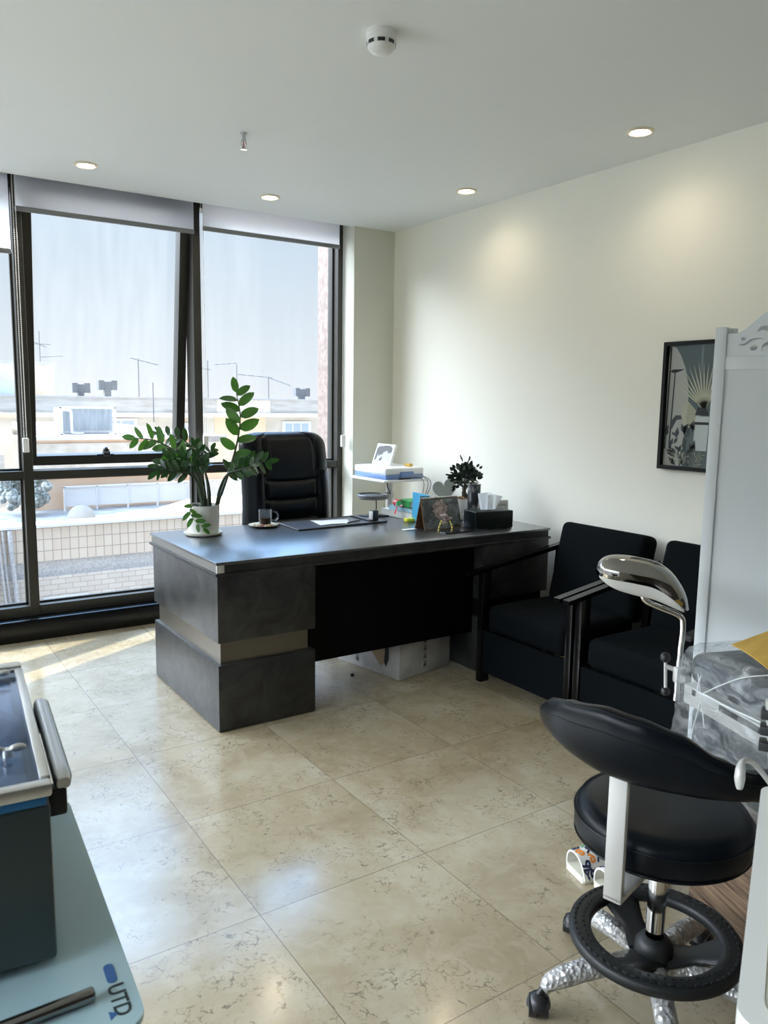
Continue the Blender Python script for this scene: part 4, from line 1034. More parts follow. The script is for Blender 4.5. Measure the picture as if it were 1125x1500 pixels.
for k in range(1, NT):
    row = []
    for i in range(NF):
        q = k / (NT - 1); c = Vf[i][33].co; tx, ty = c.x + (.31 - c.x) * q * .98, c.y + (.38 - c.y) * q * .98
        zz = .785 + max(0, ty - .40) * .0 + .012 * mnoise.noise(Vector((tx * 9, ty * 9, 1.0))) + .006
        if ty > .46: zz = max(zz, .80 + (ty - .46) * .32)
        row.append(b.verts.new((tx, ty, zz)))
    for i in range(NF - 1): b.faces.new((prev[i], prev[i + 1], row[i + 1], row[i]))
    prev = row
obj('plastic_film', b, fm_, t, angle=80)
b = nbm()
tube(b, smooth_path([(.125, -.030, .735), (.118, -.032, .69), (.16, -.030, .688), (.25, -.030, .690), (.36, -.030, .697), (.62, -.03, .71)]), .0028, 6)
tube(b, smooth_path([(.135, -.034, .66), (.12, -.040, .58), (.115, -.043, .50), (.11, -.046, .42)]), .0022, 6)
tube(b, smooth_path([(.11, -.03, .735), (.135, -.032, .67), (.16, -.036, .60)]), .0018, 6)
tube(b, smooth_path([(.14, -.03, .69), (.2, -.02, .735), (.26, .0, .775), (.32, .05, .80)]), .0018, 6)
obj('film_creases', b, mat('film_crease', (.70, .74, .76), .3), t)
# leg support on the near corner
sp = T(1.97, 1.37, 0) @ RZ(CU); inv = sp.inverted()
def W2L(pts): return [inv @ Vector(p) for p in pts]
ls = bpy.data.objects.new('leg_support', None); COL.objects.link(ls); ls.parent = t
b = nbm(); tube(b, W2L(smooth_path([(1.992, 1.402, .60), (1.994, 1.400, .74), (1.995, 1.397, .825), (1.988, 1.406, .858), (1.955, 1.450, .878), (1.932, 1.482, .893), (1.924, 1.492, .915), (1.922, 1.494, .950)], 6)), .0085, 12); obj('support_rod', b, 'chrome', ls)
ax_, bx_ = Vector((.61, -.79, 0)), Vector((-.79, -.61, 0)); C0 = Vector((1.922, 1.494, 0))
def zc(s_): return .965 - .018 * s_ - .085 * max(0, s_ - .1) ** 2 - .012 * max(0, -s_ - .3)
def dome(u, v):
    s_ = -1 + 2 * u; w = -1 + 2 * v
    hw = .076 * (1 - abs(s_) ** 4.0) ** .5 if abs(s_) < 1 else 0
    hh = .054 * (1 - abs(s_) ** 5.0) ** .5 if abs(s_) < 1 else 0
    ph = PI * (1.06 * v - .03); w = -math.copysign(abs(math.cos(ph)) ** .8, math.cos(ph)); e = math.copysign(abs(math.sin(ph)) ** .8, math.sin(ph))
    return inv @ (C0 + ax_ * (.135 * s_) + bx_ * (hw * w) + Vector((0, 0, zc(s_) + hh * e)))
b = nbm(); grid(b, 44, 28, dome); bmesh.ops.remove_doubles(b, verts=b.verts, dist=.0004)
obj('knee_rest', b, mat('dark_chrome', (.34, .33, .31), .07, 1.0), ls, angle=80)
def plate(u, v):
    s_ = -.92 + 1.84 * u; hw = .074 * (1 - abs(s_) ** 4) ** .5; w = .96 - .75 * v; d = (.034 + .010 * math.cos(s_ * 2)) * (1 - abs(s_) ** 4)
    return inv @ (C0 + ax_ * (.132 * s_) + bx_ * (hw * w) + Vector((0, 0, zc(s_) - .008 - d * math.sin(PI * .5 * min(1, v * 1.5)))))
b = nbm(); grid(b, 30, 8, plate); r = bmesh.ops.extrude_face_region(b, geom=b.faces[:]); bmesh.ops.translate(b, vec=(0, 0, .004), verts=[v for v in r['geom'] if isinstance(v, bmesh.types.BMVert)])
obj('white_underplate', b, 'white_plastic', ls, angle=70)
b = nbm(); tube(b, W2L([(1.973, 1.432, .712), (1.975, 1.428, .630)]), .005, 10); tube(b, W2L([(1.972, 1.434, .700), (1.990, 1.408, .692)]), .007, 10); obj('clamp_lever', b, 'silver_paint', ls)
for p_, r_k in (((1.973, 1.434, .726), .0155), ((1.975, 1.428, .622), .0135)): b = nbm(); sph(b, W2L([p_])[0], r_k, 18); obj('clamp_knob', b, 'dark_plastic', ls)
b = nbm(); box(b, (-.046, -.004, .655), (-.020, .03, .705), .008); obj('clamp_bracket', b, 'silver_paint', ls)
# yellow envelope on the couch
b = nbm()
def env(u, v):
    p = Vector((.125, .06, 0)).lerp(Vector((.40, .015, 0)), u).lerp(Vector((.10, .30, 0)).lerp(Vector((.50, .34, 0)), u), v)
    return (p.x, p.y, .806 + .012 * math.sin(3 * u + 1) + .05 * v)
grid(b, 14, 10, env); xf(b, sp)
r = bmesh.ops.extrude_face_region(b, geom=b.faces[:]); bmesh.ops.translate(b, vec=(0, 0, .003), verts=[v for v in r['geom'] if isinstance(v, bmesh.types.BMVert)])
tag(obj('yellow_towel', b, 'yellow'), 'folded yellow paper towel lying on the film-wrapped couch', 'towel')

# ------------------------------------------------------------------ doctor's stool
SC = (1.555, 1.11)
t = thing('saddle_stool', 'black leather swivel stool with curved arm-back and foot ring', 'stool', (*SC, 0))
b = nbm(); lathe(b, [(0, .435), (.17, .435), (.196, .442), (.205, .462), (.205, .498), (.203, .508), (.194, .524), (.165, .533), (.10, .536), (0, .534)], seg=64); obj('seat', b, 'stool_leather', t, angle=60)
b = nbm()
for z, r in ((.503, .2055), (.450, .2025)): tube(b, [(r * math.cos(2 * PI * k / 64), r * math.sin(2 * PI * k / 64), z) for k in range(65)], .0022, 6, False)
obj('seat_piping', b, 'stool_leather', t)
A_ = [100, 108, 118, 128, 140, 155, 170, 190, 205, 220, 237, 252, 267, 285, 300, 310]
ZT = [.695, .722, .738, .745, .765, .800, .826, .845, .838, .818, .770, .735, .722, .705, .685, .66]
ZB = [.655, .628, .625, .660, .700, .704, .696, .686, .684, .682, .676, .668, .652, .628, .612, .62]
def interp(a, xs, ys):
    for i in range(len(xs) - 1):
        if a <= xs[i + 1]:
            q = (a - xs[i]) / (xs[i + 1] - xs[i]); q = q * q * (3 - 2 * q) * .5 + q * .5; return ys[i] + (ys[i + 1] - ys[i]) * q
    return ys[-1]
def band(u, v):
    a = 100 + 210 * u; zt, zb = interp(a, A_, ZT), interp(a, A_, ZB); ph = 2 * PI * v
    th = .034 * min(1, ((a - 99) / 14) ** .5) * min(1, ((311 - a) / 14) ** .5)
    lean = .018 * math.cos(ph)
    c, s_ = math.cos(ph), math.sin(ph); e = .75
    rr = .258 + math.copysign(abs(s_) ** e, s_) * th * (1 if s_ > 0 else .8) - .02 * (0 if c > 0 else -c) * 0
    z = (zt + zb) / 2 + math.copysign(abs(c) ** e, c) * (zt - zb) / 2
    rr += .022 * (z - .70) / .12
    return (rr * math.cos(math.radians(a)), rr * math.sin(math.radians(a)), z)
b = nbm(); Vb = grid(b, 110, 28, band, closev=True); b.faces.new(Vb[0]); b.faces.new(Vb[-1][::-1]); obj('arm_back', b, 'stool_leather', t, angle=70)
b = nbm()
tube(b, [Vector(band(.03 + .94 * k / 80, .06)) for k in range(81)], .0022, 6); tube(b, [Vector(band(.03 + .94 * k / 80, .20)) + Vector((0, 0, 0)) for k in range(81)], .0012, 6)
obj('arm_back_piping', b, 'stool_leather', t)
ba = math.radians(195); bd = Vector((math.cos(ba), math.sin(ba), 0)); bs = Vector((-bd.y, bd.x, 0))
b = nbm()
mt = Matrix(((bd.x, bs.x, 0, 0), (bd.y, bs.y, 0, 0), (0, 0, 1, 0), (0, 0, 0, 1)))
box(b, (.246, -.021, .405), (.262, .021, .735), .003, mt); box(b, (.05, -.021, .402), (.262, .021, .416), .003, mt); obj('back_bracket', b, 'silver_paint', t)
b = nbm(); cyl(b, (0, 0, .20), (0, 0, .42), .022, seg=28); cyl(b, (0, 0, .40), (0, 0, .436), .05, seg=28); obj('gas_column', b, 'chrome', t)
b = nbm()
ring = []
def rf(u, v):
    a = 2 * PI * u; ph = 2 * PI * v; c, s_ = math.cos(ph), math.sin(ph)
    return ((.178 + math.copysign(abs(c) ** .6, c) * .027) * math.cos(a), (.178 + math.copysign(abs(c) ** .6, c) * .027) * math.sin(a), .182 + math.copysign(abs(s_) ** .6, s_) * .016)
grid(b, 72, 16, rf, True, True)
for k in range(3):
    a = math.radians(70 + 120 * k); 
    def sf(u, v, a=a):
        r = .03 + .135 * u; w = .030 + .020 * abs(u - .45) * 2; z = .135 + .045 * u ** 1.4
        ph = 2 * PI * v; x = r; y = math.copysign(abs(math.cos(ph)) ** .7, math.cos(ph)) * w; zz = z + math.sin(ph) * .013
        return (x * math.cos(a) - y * math.sin(a), x * math.sin(a) + y * math.cos(a), zz)
    grid(b, 12, 14, sf, False, True)
lathe(b, [(.022, .185), (.034, .18), (.045, .165), (.048, .12), (.040, .10), (.022, .095)], seg=28)
obj('foot_ring', b, 'rubber', t, angle=50)
b = nbm()
for k in range(60):
    a = 2 * PI * k / 60
    mt = RZ(a) @ T(.190, 0, .1965); box(b, (-.003, -.006, 0), (.003, .006, .0035), .001, mt)
    mt = RZ(a + .05) @ T(.170, 0, .1970); box(b, (-.002, -.003, 0), (.002, .003, .0035), .001, mt)
obj('tread_pattern', b, 'rubber', t)
bw = mat('bubble_wrapped_metal', (.50, .50, .49), .28, .35); bump(bw, 95, .9, .006, 'vor'); noisy(bw, (.34, .34, .34), (.66, .66, .65), 60, 3)
for k in range(5):
    a = math.radians(155 - 72 * k); ca, sa_ = math.cos(a), math.sin(a)
    b = nbm(); tube(b, smooth_path([(.0, 0, .115), (.08 * ca, .08 * sa_, .118), (.18 * ca, .18 * sa_, .108), (.255 * ca, .255 * sa_, .088), (.278 * ca, .278 * sa_, .068)], 5), [.026] * 14 + [.024, .022, .021, .019, .017, .015, .013], 12)
    obj('base_arm', b, bw, t, angle=80)
    b = nbm(); c_ = Vector((.290 * ca, .290 * sa_, .026)); fd = a + .9 * (k % 3 - 1) + .6; d_ = Vector((math.cos(fd), math.sin(fd), 0))
    for s_ in (-1, 1): cyl(b, c_ + d_ * s_ * .005, c_ + d_ * s_ * .023, .026, seg=20)
    cyl(b, c_ - d_ * .004, c_ + d_ * .004, .02, seg=16)
    e_ = Vector((-d_.y, d_.x, 0)); 
    g = bmesh.new(); bmesh.ops.create_uvsphere(g, u_segments=16, v_segments=10, radius=.0305)
    bmesh.ops.delete(g, geom=[v for v in g.verts if v.co.z < -.001], context='VERTS'); merge(b, g, Matrix.Translation(c_ + Vector((0, 0, .004))) @ Matrix.Diagonal((.98, .98, 1, 1)))
    cyl(b, c_ + Vector((0, 0, .03)), Vector((.278 * ca, .278 * sa_, .075)), .008, seg=10)
    obj('caster', b, 'dark_plastic', t)
#PART4
# ------------------------------------------------------------------ slippers
def slide(name, label, loc, rz, seed):
    t = thing(name, label, 'slipper', (*loc, .001), rz, 'letter-print slides under the stool')
    rr = random.Random(seed)
    sole = [(-.004, -.036), (.0, -.046), (.03, -.049), (.12, -.042), (.2, -.037), (.235, -.02), (.235, .02), (.2, .037), (.12, .042), (.03, .049), (.0, .046), (-.004, .036)]
    b = nbm(); prism(b, [(p.x, p.y) for p in smooth_path([(x, y, 0) for x, y in sole + sole[:1]], 3)[:-1]], 0, .022); obj('sole', b, 'saucer', t)
    def st(u, v, off=0.0):
        a = PI * u; x = .095 * v - .015 * math.sin(a) * (1 - 2 * v) * .6; R = .052 + .002 * v + off; hz = .074 + .012 * v + off
        return (x, -R * math.cos(a), .010 + hz * math.sin(a) ** .85)
    b = nbm(); Va = grid(b, 26, 8, lambda u, v: st(u, v, .0)); Vi = grid(b, 26, 8, lambda u, v: st(u, v, -.006))
    for (A, B_) in ((0, 0), (7, 7)):
        for i in range(25): b.faces.new((Va[i][A], Va[i + 1][A], Vi[i + 1][A], Vi[i][A]))
    sp_ = obj('strap', b, mat('printed_strap', (.74, .74, .70), .5), t)
    cols = [mat('navy_letter', (.012, .018, .07), .5), mat('orange_letter', (.75, .24, .04), .5), mat('green_letter', (.05, .32, .16), .5)]
    allb = [nbm() for _ in cols]
    k = 0
    for iu in range(6):
        for iv in range(4):
            ch = 'B8A4RP69'[rr.randrange(8)]; tb = text_bm(ch, .036, 0.0, .0012); rot = rr.uniform(0, 6.28); cu, cv = (iu + .5 + rr.uniform(-.2, .2)) / 6, (iv + .5) / 4
            bmesh.ops.triangulate(tb, faces=tb.faces)
            for v in tb.verts:
                x, y = v.co.x * math.cos(rot) - v.co.y * math.sin(rot), v.co.x * math.sin(rot) + v.co.y * math.cos(rot)
                v.co = Vector(st(min(1, max(0, cu + x / .155)), min(1, max(0, cv + y / .095)), .0012))
            c = 0 if rr.random() < .68 else rr.choice((1, 2)); merge(allb[c], tb)
    for m_, bb in zip(cols, allb): obj('letter_print', bb, m_, sp_, False)
slide('slide_sandal', 'letter-patterned slide lying left of the stool foot ring', (1.80, 1.585), math.radians(-14), 1)
slide('slide_sandal', 'letter-patterned slide half hidden behind the stool foot ring', (1.80, 1.470), math.radians(-12), 5)

# ------------------------------------------------------------------ white table with red print at the lower right
ta = math.atan2(.48, .876)
t = thing('instrument_table', 'white tabletop with red lettering at the bottom right beside the stool', 'table', (.822, .470, 0), ta)
tw = mat('white_tabletop', (.80, .82, .80), .35)
b = nbm(); prism(b, rrect(0, -.42, .68, 0, .035, 8), .722, .750); obj('tabletop', b, tw, t)
b = nbm()
il = rrect(.026, -.394, .654, -.030, .03, 8); tube(b, [Vector((x, y, .7505)) for x, y in il + il[:1]], .0009, 5, False); obj('inlay_line', b, mat('tan_line', (.30, .27, .22), .6), t)
rd = mat('red_print', (.62, .10, .12), .6)
b = nbm(); rr = random.Random(11)
def word(x0, n):
    for k in range(n):
        x = x0 + k * .0075
        for q in range(3): tube(b, [(x + rr.uniform(0, .005), -.068 + rr.uniform(0, .010), .7506), (x + rr.uniform(0, .006), -.068 + rr.uniform(0, .010), .7506)], .0011, 4)
word(.02, 5); word(.068, 7); word(.130, 3); word(.165, 11)
obj('red_lettering', b, rd, t, False)
b = nbm()
for x in (.29, .345): tube(b, [Vector((x + .018 * math.cos(2 * PI * k / 20), -.075 + .014 * math.sin(2 * PI * k / 20), .7508)) for k in range(21)], .003, 5, False)
obj('red_emblem', b, rd, t, False)
b = nbm(); cyl(b, (.34, -.21, .03), (.34, -.21, .722), .025); lathe(b, [(0, 0), (.14, 0), (.14, .015), (.05, .03), (0, .03)], (.34, -.21, 0)); obj('pedestal', b, 'silver_paint', t)
b = nbm(); tube(b, smooth_path([(.635, -.03, .755), (.612, .012, .812), (.585, .032, .826), (.566, .035, .812), (.562, .034, .782)]), [.005] * 14 + [.006, .0075, .008, .009, .009, .009, .0095, .009, .008, .007, .005], 10); obj('white_hook', b, 'silver_paint', t)
b = nbm(); tube(b, [(.625, -.03, .74), (.615, -.008, .94)], .013, 10); sk = obj('ribbed_post', b, 'silver_paint', t)
b = nbm()
for z in (.845, .875, .905): box(b, (.600, -.030, z), (.632, .010, z + .017), .003)
obj('black_rib', b, 'dark_plastic', sk)

# ------------------------------------------------------------------ glass-topped trolley at the lower left
t = thing('glass_trolley', 'teal glass-topped trolley at the lower left carrying the metal device', 'trolley', (.226, .785, 0), math.radians(-3.6))
tg = mat('teal_back_painted_glass', (.42, .60, .66), .12, spec=.6)
b = nbm(); prism(b, rrect(-.62, 0, 0, .56, .028, 8), .792, .800); obj('glass_top', b, tg, t)
b = nbm(); box(b, (-.60, .02, .765), (-.02, .54, .7915), .004); obj('top_frame', b, 'dark_plastic', t)
for x in (-.585, -.035):
    for y in (.035, .525):
        b = nbm(); box(b, (x - .015, y - .015, .05), (x + .015, y + .015, .766), .004); obj('leg', b, 'dark_plastic', t)
        b = nbm(); cyl(b, (x - .01, y, .025), (x + .01, y, .025), .025, seg=16); cyl(b, (x, y, .025), (x, y, .052), .007, seg=8); obj('caster', b, 'dark_plastic', t)
b = nbm(); box(b, (-.60, .02, .25), (-.02, .54, .262)); obj('lower_shelf', b, tg, t, False)
lb_ = text_bm('UTD', .026, .0002, .0004); obj('logo_lettering', xf(lb_, T(-.022, .048, .8004) @ RZ(-PI / 2 + .0)), mat('dark_logo_ink', (.01, .03, .035), .4), t, False)
b = nbm(); prism(b, rrect(-.028, .078, -.0165, .112, .0055), .8002, .8006); obj('blue_logo_block', b, mat('blue_logo_ink', (.02, .12, .35), .4), t, False)
b = nbm(); prism(b, [(-.036, .020), (-.027, .028), (-.036, .034)], .8002, .8007); obj('blue_logo_mark', b, mat('blue_logo_ink', (.02, .12, .35), .4), t, False)

t = thing('metal_rod', 'dark chrome rod lying on the teal glass trolley top', 'rod', (0, 0, .8088))
b = nbm(); tube(b, [(.184, .848, 0), (.182, .848, 0), (.02, .848, 0), (-.2, .848, 0)], [.006, .0078, .0078, .0078], 14); obj('rod', b, mat('dark_polished_steel', (.25, .24, .23), .12, 1.0), t)

t = thing('sterilizer', 'grey metal box with glass lid and side handle on the teal trolley', 'sterilizer', (.161, .925, .801), math.radians(-5.2))
bd_ = mat('dark_grey_enamel', (.055, .075, .078), .35)
b = nbm(); box(b, (-.42, 0, .012), (0, .46, .205), .004); obj('body', b, bd_, t)
for x in (-.38, -.06):
    for y in (.05, .40):
        b = nbm(); cyl(b, (x, y, 0), (x, y, .014), .02, seg=16); obj('rubber_foot', b, 'dark_plastic', t)
b = nbm(); box(b, (-.42, -.002, .206), (-.004, .004, .2155), .001); obj('blue_gasket', b, mat('blue_gasket', (.02, .16, .40), .4), t)
b = nbm()
box(b, (-.424, -.004, .216), (.002, .014, .232), .003); box(b, (-.424, .44, .205), (.002, .465, .236), .003); box(b, (-.009, .018, .206), (.003, .445, .233), .003); box(b, (-.424, .018, .206), (-.405, .445, .233), .003)
obj('lid_frame', b, 'alu', t)
b = nbm(); box(b, (-.405, .014, .224), (-.009, .44, .230)); obj('lid_glass', b, 'lid_glass', t, False)
b = nbm(); box(b, (-.40, .025, .2055), (-.02, .44, .209)); obj('inner_tray', b, mat('sky_tinted_tray', (.34, .42, .54), .3), t, False)  # pale blue also carries the lid's sky reflection, put into the colour
b = nbm(); tube(b, [(-.115 + .095 * math.cos(2 * PI * k / 48), .235 + .095 * math.sin(2 * PI * k / 48), .2125) for k in range(49)], .008, 8, False); obj('seal_ring', b, 'lid_glass', t)
for y in (.098, .40):
    b = nbm(); cyl(b, (-.038, y, .230), (-.038, y, .240), .006, seg=14)
    for s_ in (-1, 1): sph(b, (-.038 + s_ * .012, y, .240), .009, 12, (1.1, .5, .55))
    obj('wing_nut', b, 'alu', t)
b = nbm()
def hf(u, v):
    a = 2 * PI * v; y = .075 + .30 * u; c, s_ = math.cos(a), math.sin(a)
    e = 1 if .03 < u < .97 else .7
    return (.0225 + math.copysign(abs(c) ** .7, c) * .0115 * e, y, .192 + math.copysign(abs(s_) ** .7, s_) * .010 * e)
Vh = grid(b, 20, 14, hf, False, True); b.faces.new(Vh[0]); b.faces.new(Vh[-1][::-1]); hd = obj('side_handle', b, 'steel', t)
b = nbm()
for y in (.08, .355): box(b, (.001, y - .006, .150), (.026, y + .012, .188), .004)
box(b, (.0005, .07, .150), (.0045, .385, .20), .001)
obj('handle_bracket', b, 'dark_plastic', hd)

# ------------------------------------------------------------------ outside: the buildings across the street
sbox("ground", (-60, 5.33, -9.2), (70, 90, -9.0), "asphalt")
t = thing('apartment_building', 'near pale-clad building with a roof terrace seen through the lower panes', 'building', (0, 13, 0))
b = nbm(); box(b, (-12, 0, -1.06), (12, .25, -.53)); obj('tiled_parapet', b, 'clad', t, False)
b = nbm(); box(b, (-12, -.05, -.53), (12, .32, -.48), .01); obj('coping', b, 'white_paint', t)
b = nbm(); box(b, (-12, .06, -1.32), (12, .30, -1.06)); obj('grey_band', b, 'band', t, False)
b = nbm(); box(b, (-12, 0, -9), (12, .25, -1.32)); obj('lower_wall', b, 'clad_lower', t, False)
b = nbm(); box(b, (-12, .25, -.90), (12, 4.0, -.78)); obj('terrace_roof', b, 'roof', t, False)
b = nbm(); prism(b, [(3.9, .35), (9.5, .35), (9.5, 2.4), (5.8, 2.4)], -.78, -.50); obj('raised_deck', b, 'far_yellow', t, False)
b = nbm(); tube(b, [(3.9, .36, -.49), (5.8, 2.42, -.49)], .022, 6); tube(b, [(4.05, .36, -.47), (5.95, 2.42, -.47)], .012, 6); obj('roof_pipe', b, mat('brown_pipe', (.22, .15, .10), .6), t)
for x0, x1, z0, z1 in ((2.30, 2.98, -1.95, -1.64), (8.0, 8.8, -1.95, -1.5)):
    b = nbm(); box(b, (x0, -.03, z0), (x1, .02, z1)); wf = obj('window', b, 'white_paint', t, False)
    b = nbm(); box(b, (x0 + .05, -.035, z0 + .05), (x1 - .05, -.028, z1 - .05)); obj('pane', b, 'band', wf, False)
b = nbm(); box(b, (2.9, 3.9, -.78), (6.15, 4.2, .62)); box(b, (6.15, 3.9, -.78), (12, 4.1, -.10)); obj('terrace_wall', b, 'peach', t, False)
b = nbm(); box(b, (2.75, 3.86, .02), (6.15, 3.9, .55)); obj('upper_wall_face', b, 'beige', t, False)
b = nbm(); box(b, (2.9, 3.86, -.13), (6.15, 3.895, .02)); obj('string_course', b, 'beige', t, False)
b = nbm(); box(b, (2.7, 3.75, .62), (6.25, 4.4, .69)); obj('roof_edge', b, 'white_paint', t, False)
b = nbm(); box(b, (3.45, 4.4, .50), (7.2, 16, .64)); obj('upper_roof', b, 'roof', t, False)
b = nbm()
for k in range(9): box(b, (3.4 + k * .62, 3.55, -.78), (3.43 + k * .62, 3.6, -.30))
box(b, (3.4, 3.55, -.32), (8.5, 3.6, -.29)); box(b, (3.4, 3.57, -.70), (8.5, 3.58, -.32)); obj('terrace_rail', b, 'white_paint', t, False)
b = nbm(); box(b, (-12, 4.6, -.78), (2.5, 4.9, .3)); obj('side_wall', b, 'far_band', t, False)
b = nbm()
for k in range(46):
    sph(b, (2.25 + rnd.uniform(0, .75), 3.3 + rnd.uniform(-.3, .3), -.60 + rnd.uniform(0, .63)), rnd.uniform(.06, .13), 8)
obj('planting', b, 'foliage', t)
b = nbm(); box(b, (.9, -.32, -2.6), (1.62, -.02, -.60), .03); obj('drain_shaft', b, 'white_paint', t)
b = nbm()
for x, r in ((1.70, .02), (1.86, .035), (1.76, .015)): tube(b, smooth_path([(x, -.04, -.54), (x + .02, -.07, -1.1), (x + .06, -.07, -1.7), (x + .12, -.07, -2.4)]), r, 8)
obj('wall_pipes', b, 'band', t)

t = thing('evaporative_cooler', 'large grey sheet-metal cooler on a white frame on the neighbouring roof', 'cooler', (4.25, 18.1, .645))
b = nbm(); box(b, (-.50, 0, .05), (.56, .9, .60), .02); obj('housing', b, 'cooler', t)
b = nbm(); box(b, (-.56, -.05, .0), (.62, .95, .04)); 
for x in (-.56, .58): box(b, (x, -.05, 0), (x + .04, -.01, .62))
box(b, (-.56, -.05, .59), (.62, -.01, .63)); obj('frame', b, 'white_paint', t, False)
b = nbm(); tube(b, smooth_path([(-.62, -.1, .56), (-.40, -.1, .55), (-.34, -.1, .50), (-.33, -.1, .12), (-.28, -.1, .06), (-.1, -.1, .05)]), .028, 8); obj('duct_pipe', b, 'white_paint', t)
b = nbm(); box(b, (-.48, -.004, .055), (.54, 0, .11)); obj('louvre', b, 'band', t, False)
t = thing('satellite_dish', 'pale round satellite dish standing behind the tiled parapet', 'satellite dish', (3.05, 13.62, -.779))
b = nbm(); grid(b, 28, 8, lambda u, v: (.23 * v * math.cos(2 * PI * u), -.06 * (v * v - 1) * -1 - .02,   .26 + .23 * v * math.sin(2 * PI * u)), closeu=True); obj('reflector', b, mat('dish_paint', (.30, .30, .29), .6), t, angle=80)
b = nbm(); tube(b, [(0, .05, .0), (0, .02, .25)], .02, 8); tube(b, [(0, -.02, .1), (0, -.20, .16)], .008, 6); sph(b, (0, -.20, .17), .03, 8); obj('feed_arm', b, 'band', t)
t = thing('roof_vent_pipe', 'thin dark vent pipe on the roof beyond the leftmost lower pane', 'vent pipe', (1.98, 16.0, -.779))
b = nbm(); cyl(b, (0, 0, 0), (0, 0, .12), .10, .05); cyl(b, (0, 0, .12), (0, 0, .26), .025); cyl(b, (0, 0, .26), (0, 0, .95), .05); obj('pipe', b, 'antenna', t)

t = thing('terrace_block', 'long beige terrace block with parapet on the skyline behind the office chair', 'building', (0, 30, 0))
b = nbm(); box(b, (3, 0, -9), (40, 9, .92)); obj('wall', b, 'far_wall', t, False)
b = nbm(); box(b, (3, -.25, .92), (40, 9, 1.47)); obj('parapet', b, 'far_band', t, False)
b = nbm(); box(b, (3, -.32, 1.47), (40, 9.05, 1.52)); obj('coping', b, 'band', t, False)
b = nbm(); box(b, (11.9, -.03, -3), (14.1, 0, .90)); obj('yellow_bay', b, 'far_yellow', t, False)
b = nbm(); box(b, (11.9, -.28, .93), (14.2, -.26, 1.46)); obj('pale_parapet_panel', b, 'beige', t, False)
b = nbm(); box(b, (3, -.4, .78), (40, 0, .93)); obj('ledge', b, 'beige', t, False)
def farwin(x0, x1, z0, z1, n=3):
    b = nbm(); box(b, (x0 - .1, -.06, z0 - .1), (x1 + .1, 0, z1 + .1)); w = obj('window', b, 'white_paint', t, False)
    b = nbm(); dx = (x1 - x0) / n
    for k in range(n): box(b, (x0 + dx * k + .04, -.07, z0), (x0 + dx * (k + 1) - .04, -.055, z1))
    obj('pane', b, 'far_glass', w, False)
farwin(14.95, 16.1, -.25, .50); farwin(7.75, 8.75, .25, .62, 2); farwin(10.4, 11.1, -.2, .45, 2); farwin(17.6, 18.6, -.25, .5)
t = thing('stair_tower', 'tall pale stair tower with a light window at the left edge of the skyline', 'building', (0, 40.5, 0))
b = nbm(); box(b, (2.0, -.9, -2), (7.92, 3, 2.95)); obj('wall', b, 'far_wall', t, False)
b = nbm(); box(b, (1.95, -.95, 2.95), (8.0, 3, 3.06)); obj('roof_edge', b, 'band', t, False)
b = nbm(); box(b, (4.4, -.95, 1.38), (6.18, -.9, 2.17)); obj('window', b, mat('sky_window', (.55, .66, .74), .2), t, False)
t = thing('office_wing', 'bare sand-coloured wall behind the leftmost upper pane', 'building', (0, 22, 0))
b = nbm(); box(b, (-6, 0, -3), (3.35, 2, .95)); obj('wall', b, 'far_wall', t, False)
b = nbm(); box(b, (-6, -.1, .95), (3.4, 2, 1.03)); obj('coping', b, 'far_yellow', t, False)
def tvent(x, z0, z1, label, s=1.0):
    t = thing('roof_vent', label, 'roof vent', (x, 31.2, z0), 0, 'T-shaped roof vents on the skyline')
    b = nbm(); box(b, (-.19 * s, -.19 * s, 0), (.19 * s, .19 * s, z1 - z0 - .1)); obj('stack', b, 'antenna', t, False)
    b = nbm(); box(b, (-.46 * s, -.2 * s, z1 - z0 - .30), (.46 * s, .2 * s, z1 - z0 - .05)); 
    for sx in (-1, 1): box(b, (sx * .40 * s - .1, -.24 * s, z1 - z0 - .36), (sx * .40 * s + .1, .24 * s, z1 - z0))
    obj('cowl', b, 'antenna', t, False)
tvent(7.15, 1.52, 2.0, 'left grey T-shaped roof vent, lower of the pair above the metal cooler', .55)
tvent(8.12, 1.52, 2.12, 'right grey T-shaped roof vent, taller of the pair above the metal cooler', .60)
tvent(16.4, 1.52, 2.0, 'grey T-shaped roof vent on the skyline above the office chair', .62)
def antenna(x, y, z0, z1, label, arms):
    t = thing('tv_antenna', label, 'antenna', (x, y, z0), 0, 'television antennas on the roofs')
    b = nbm(); cyl(b, (0, 0, 0), (0, 0, z1 - z0), .022, seg=6); obj('mast', b, 'antenna', t)
    b = nbm()
    for (z, x0, x1, dz) in arms:
        tube(b, [(x0, 0, z - z0), (x1, 0, z - z0 + dz)], .016, 5)
        for k in range(5):
            q = k / 4; tube(b, [(x0 + (x1 - x0) * q, -.25, z - z0 + dz * q), (x0 + (x1 - x0) * q, .25, z - z0 + dz * q)], .010, 4)
    obj('boom', b, 'antenna', t)
antenna(7.53, 40.6, 3.06, 4.52, 'antenna with crossed booms on top of the pale stair tower', [(3.92, -.4, .47, 0), (3.32, 0, 1.0, .08), (4.05, -.33, .26, -.26)])
antenna(9.05, 30.3, 1.52, 2.95, 'antenna with one slanting boom beside the tall roof vent', [(2.95, -.30, .75, -.22)])
antenna(12.05, 31, 1.52, 3.0, 'slim antenna left of the plant top on the skyline', [(2.75, -.9, .1, -.1)])
antenna(13.3, 31, 1.52, 2.9, 'slim antenna just right of the tall plant frond', [(2.50, 0, 1.6, -.1), (2.85, -1.0, 0, .1)])
antenna(14.4, 30.3, 1.52, 2.42, 'short antenna with a drooping boom above the office chair', [(2.38, 0, 1.0, -.30)])
antenna(9.3, 29.4, .6, 2.05, 'thin wire mast in front of the parapet right of the cooler', [])

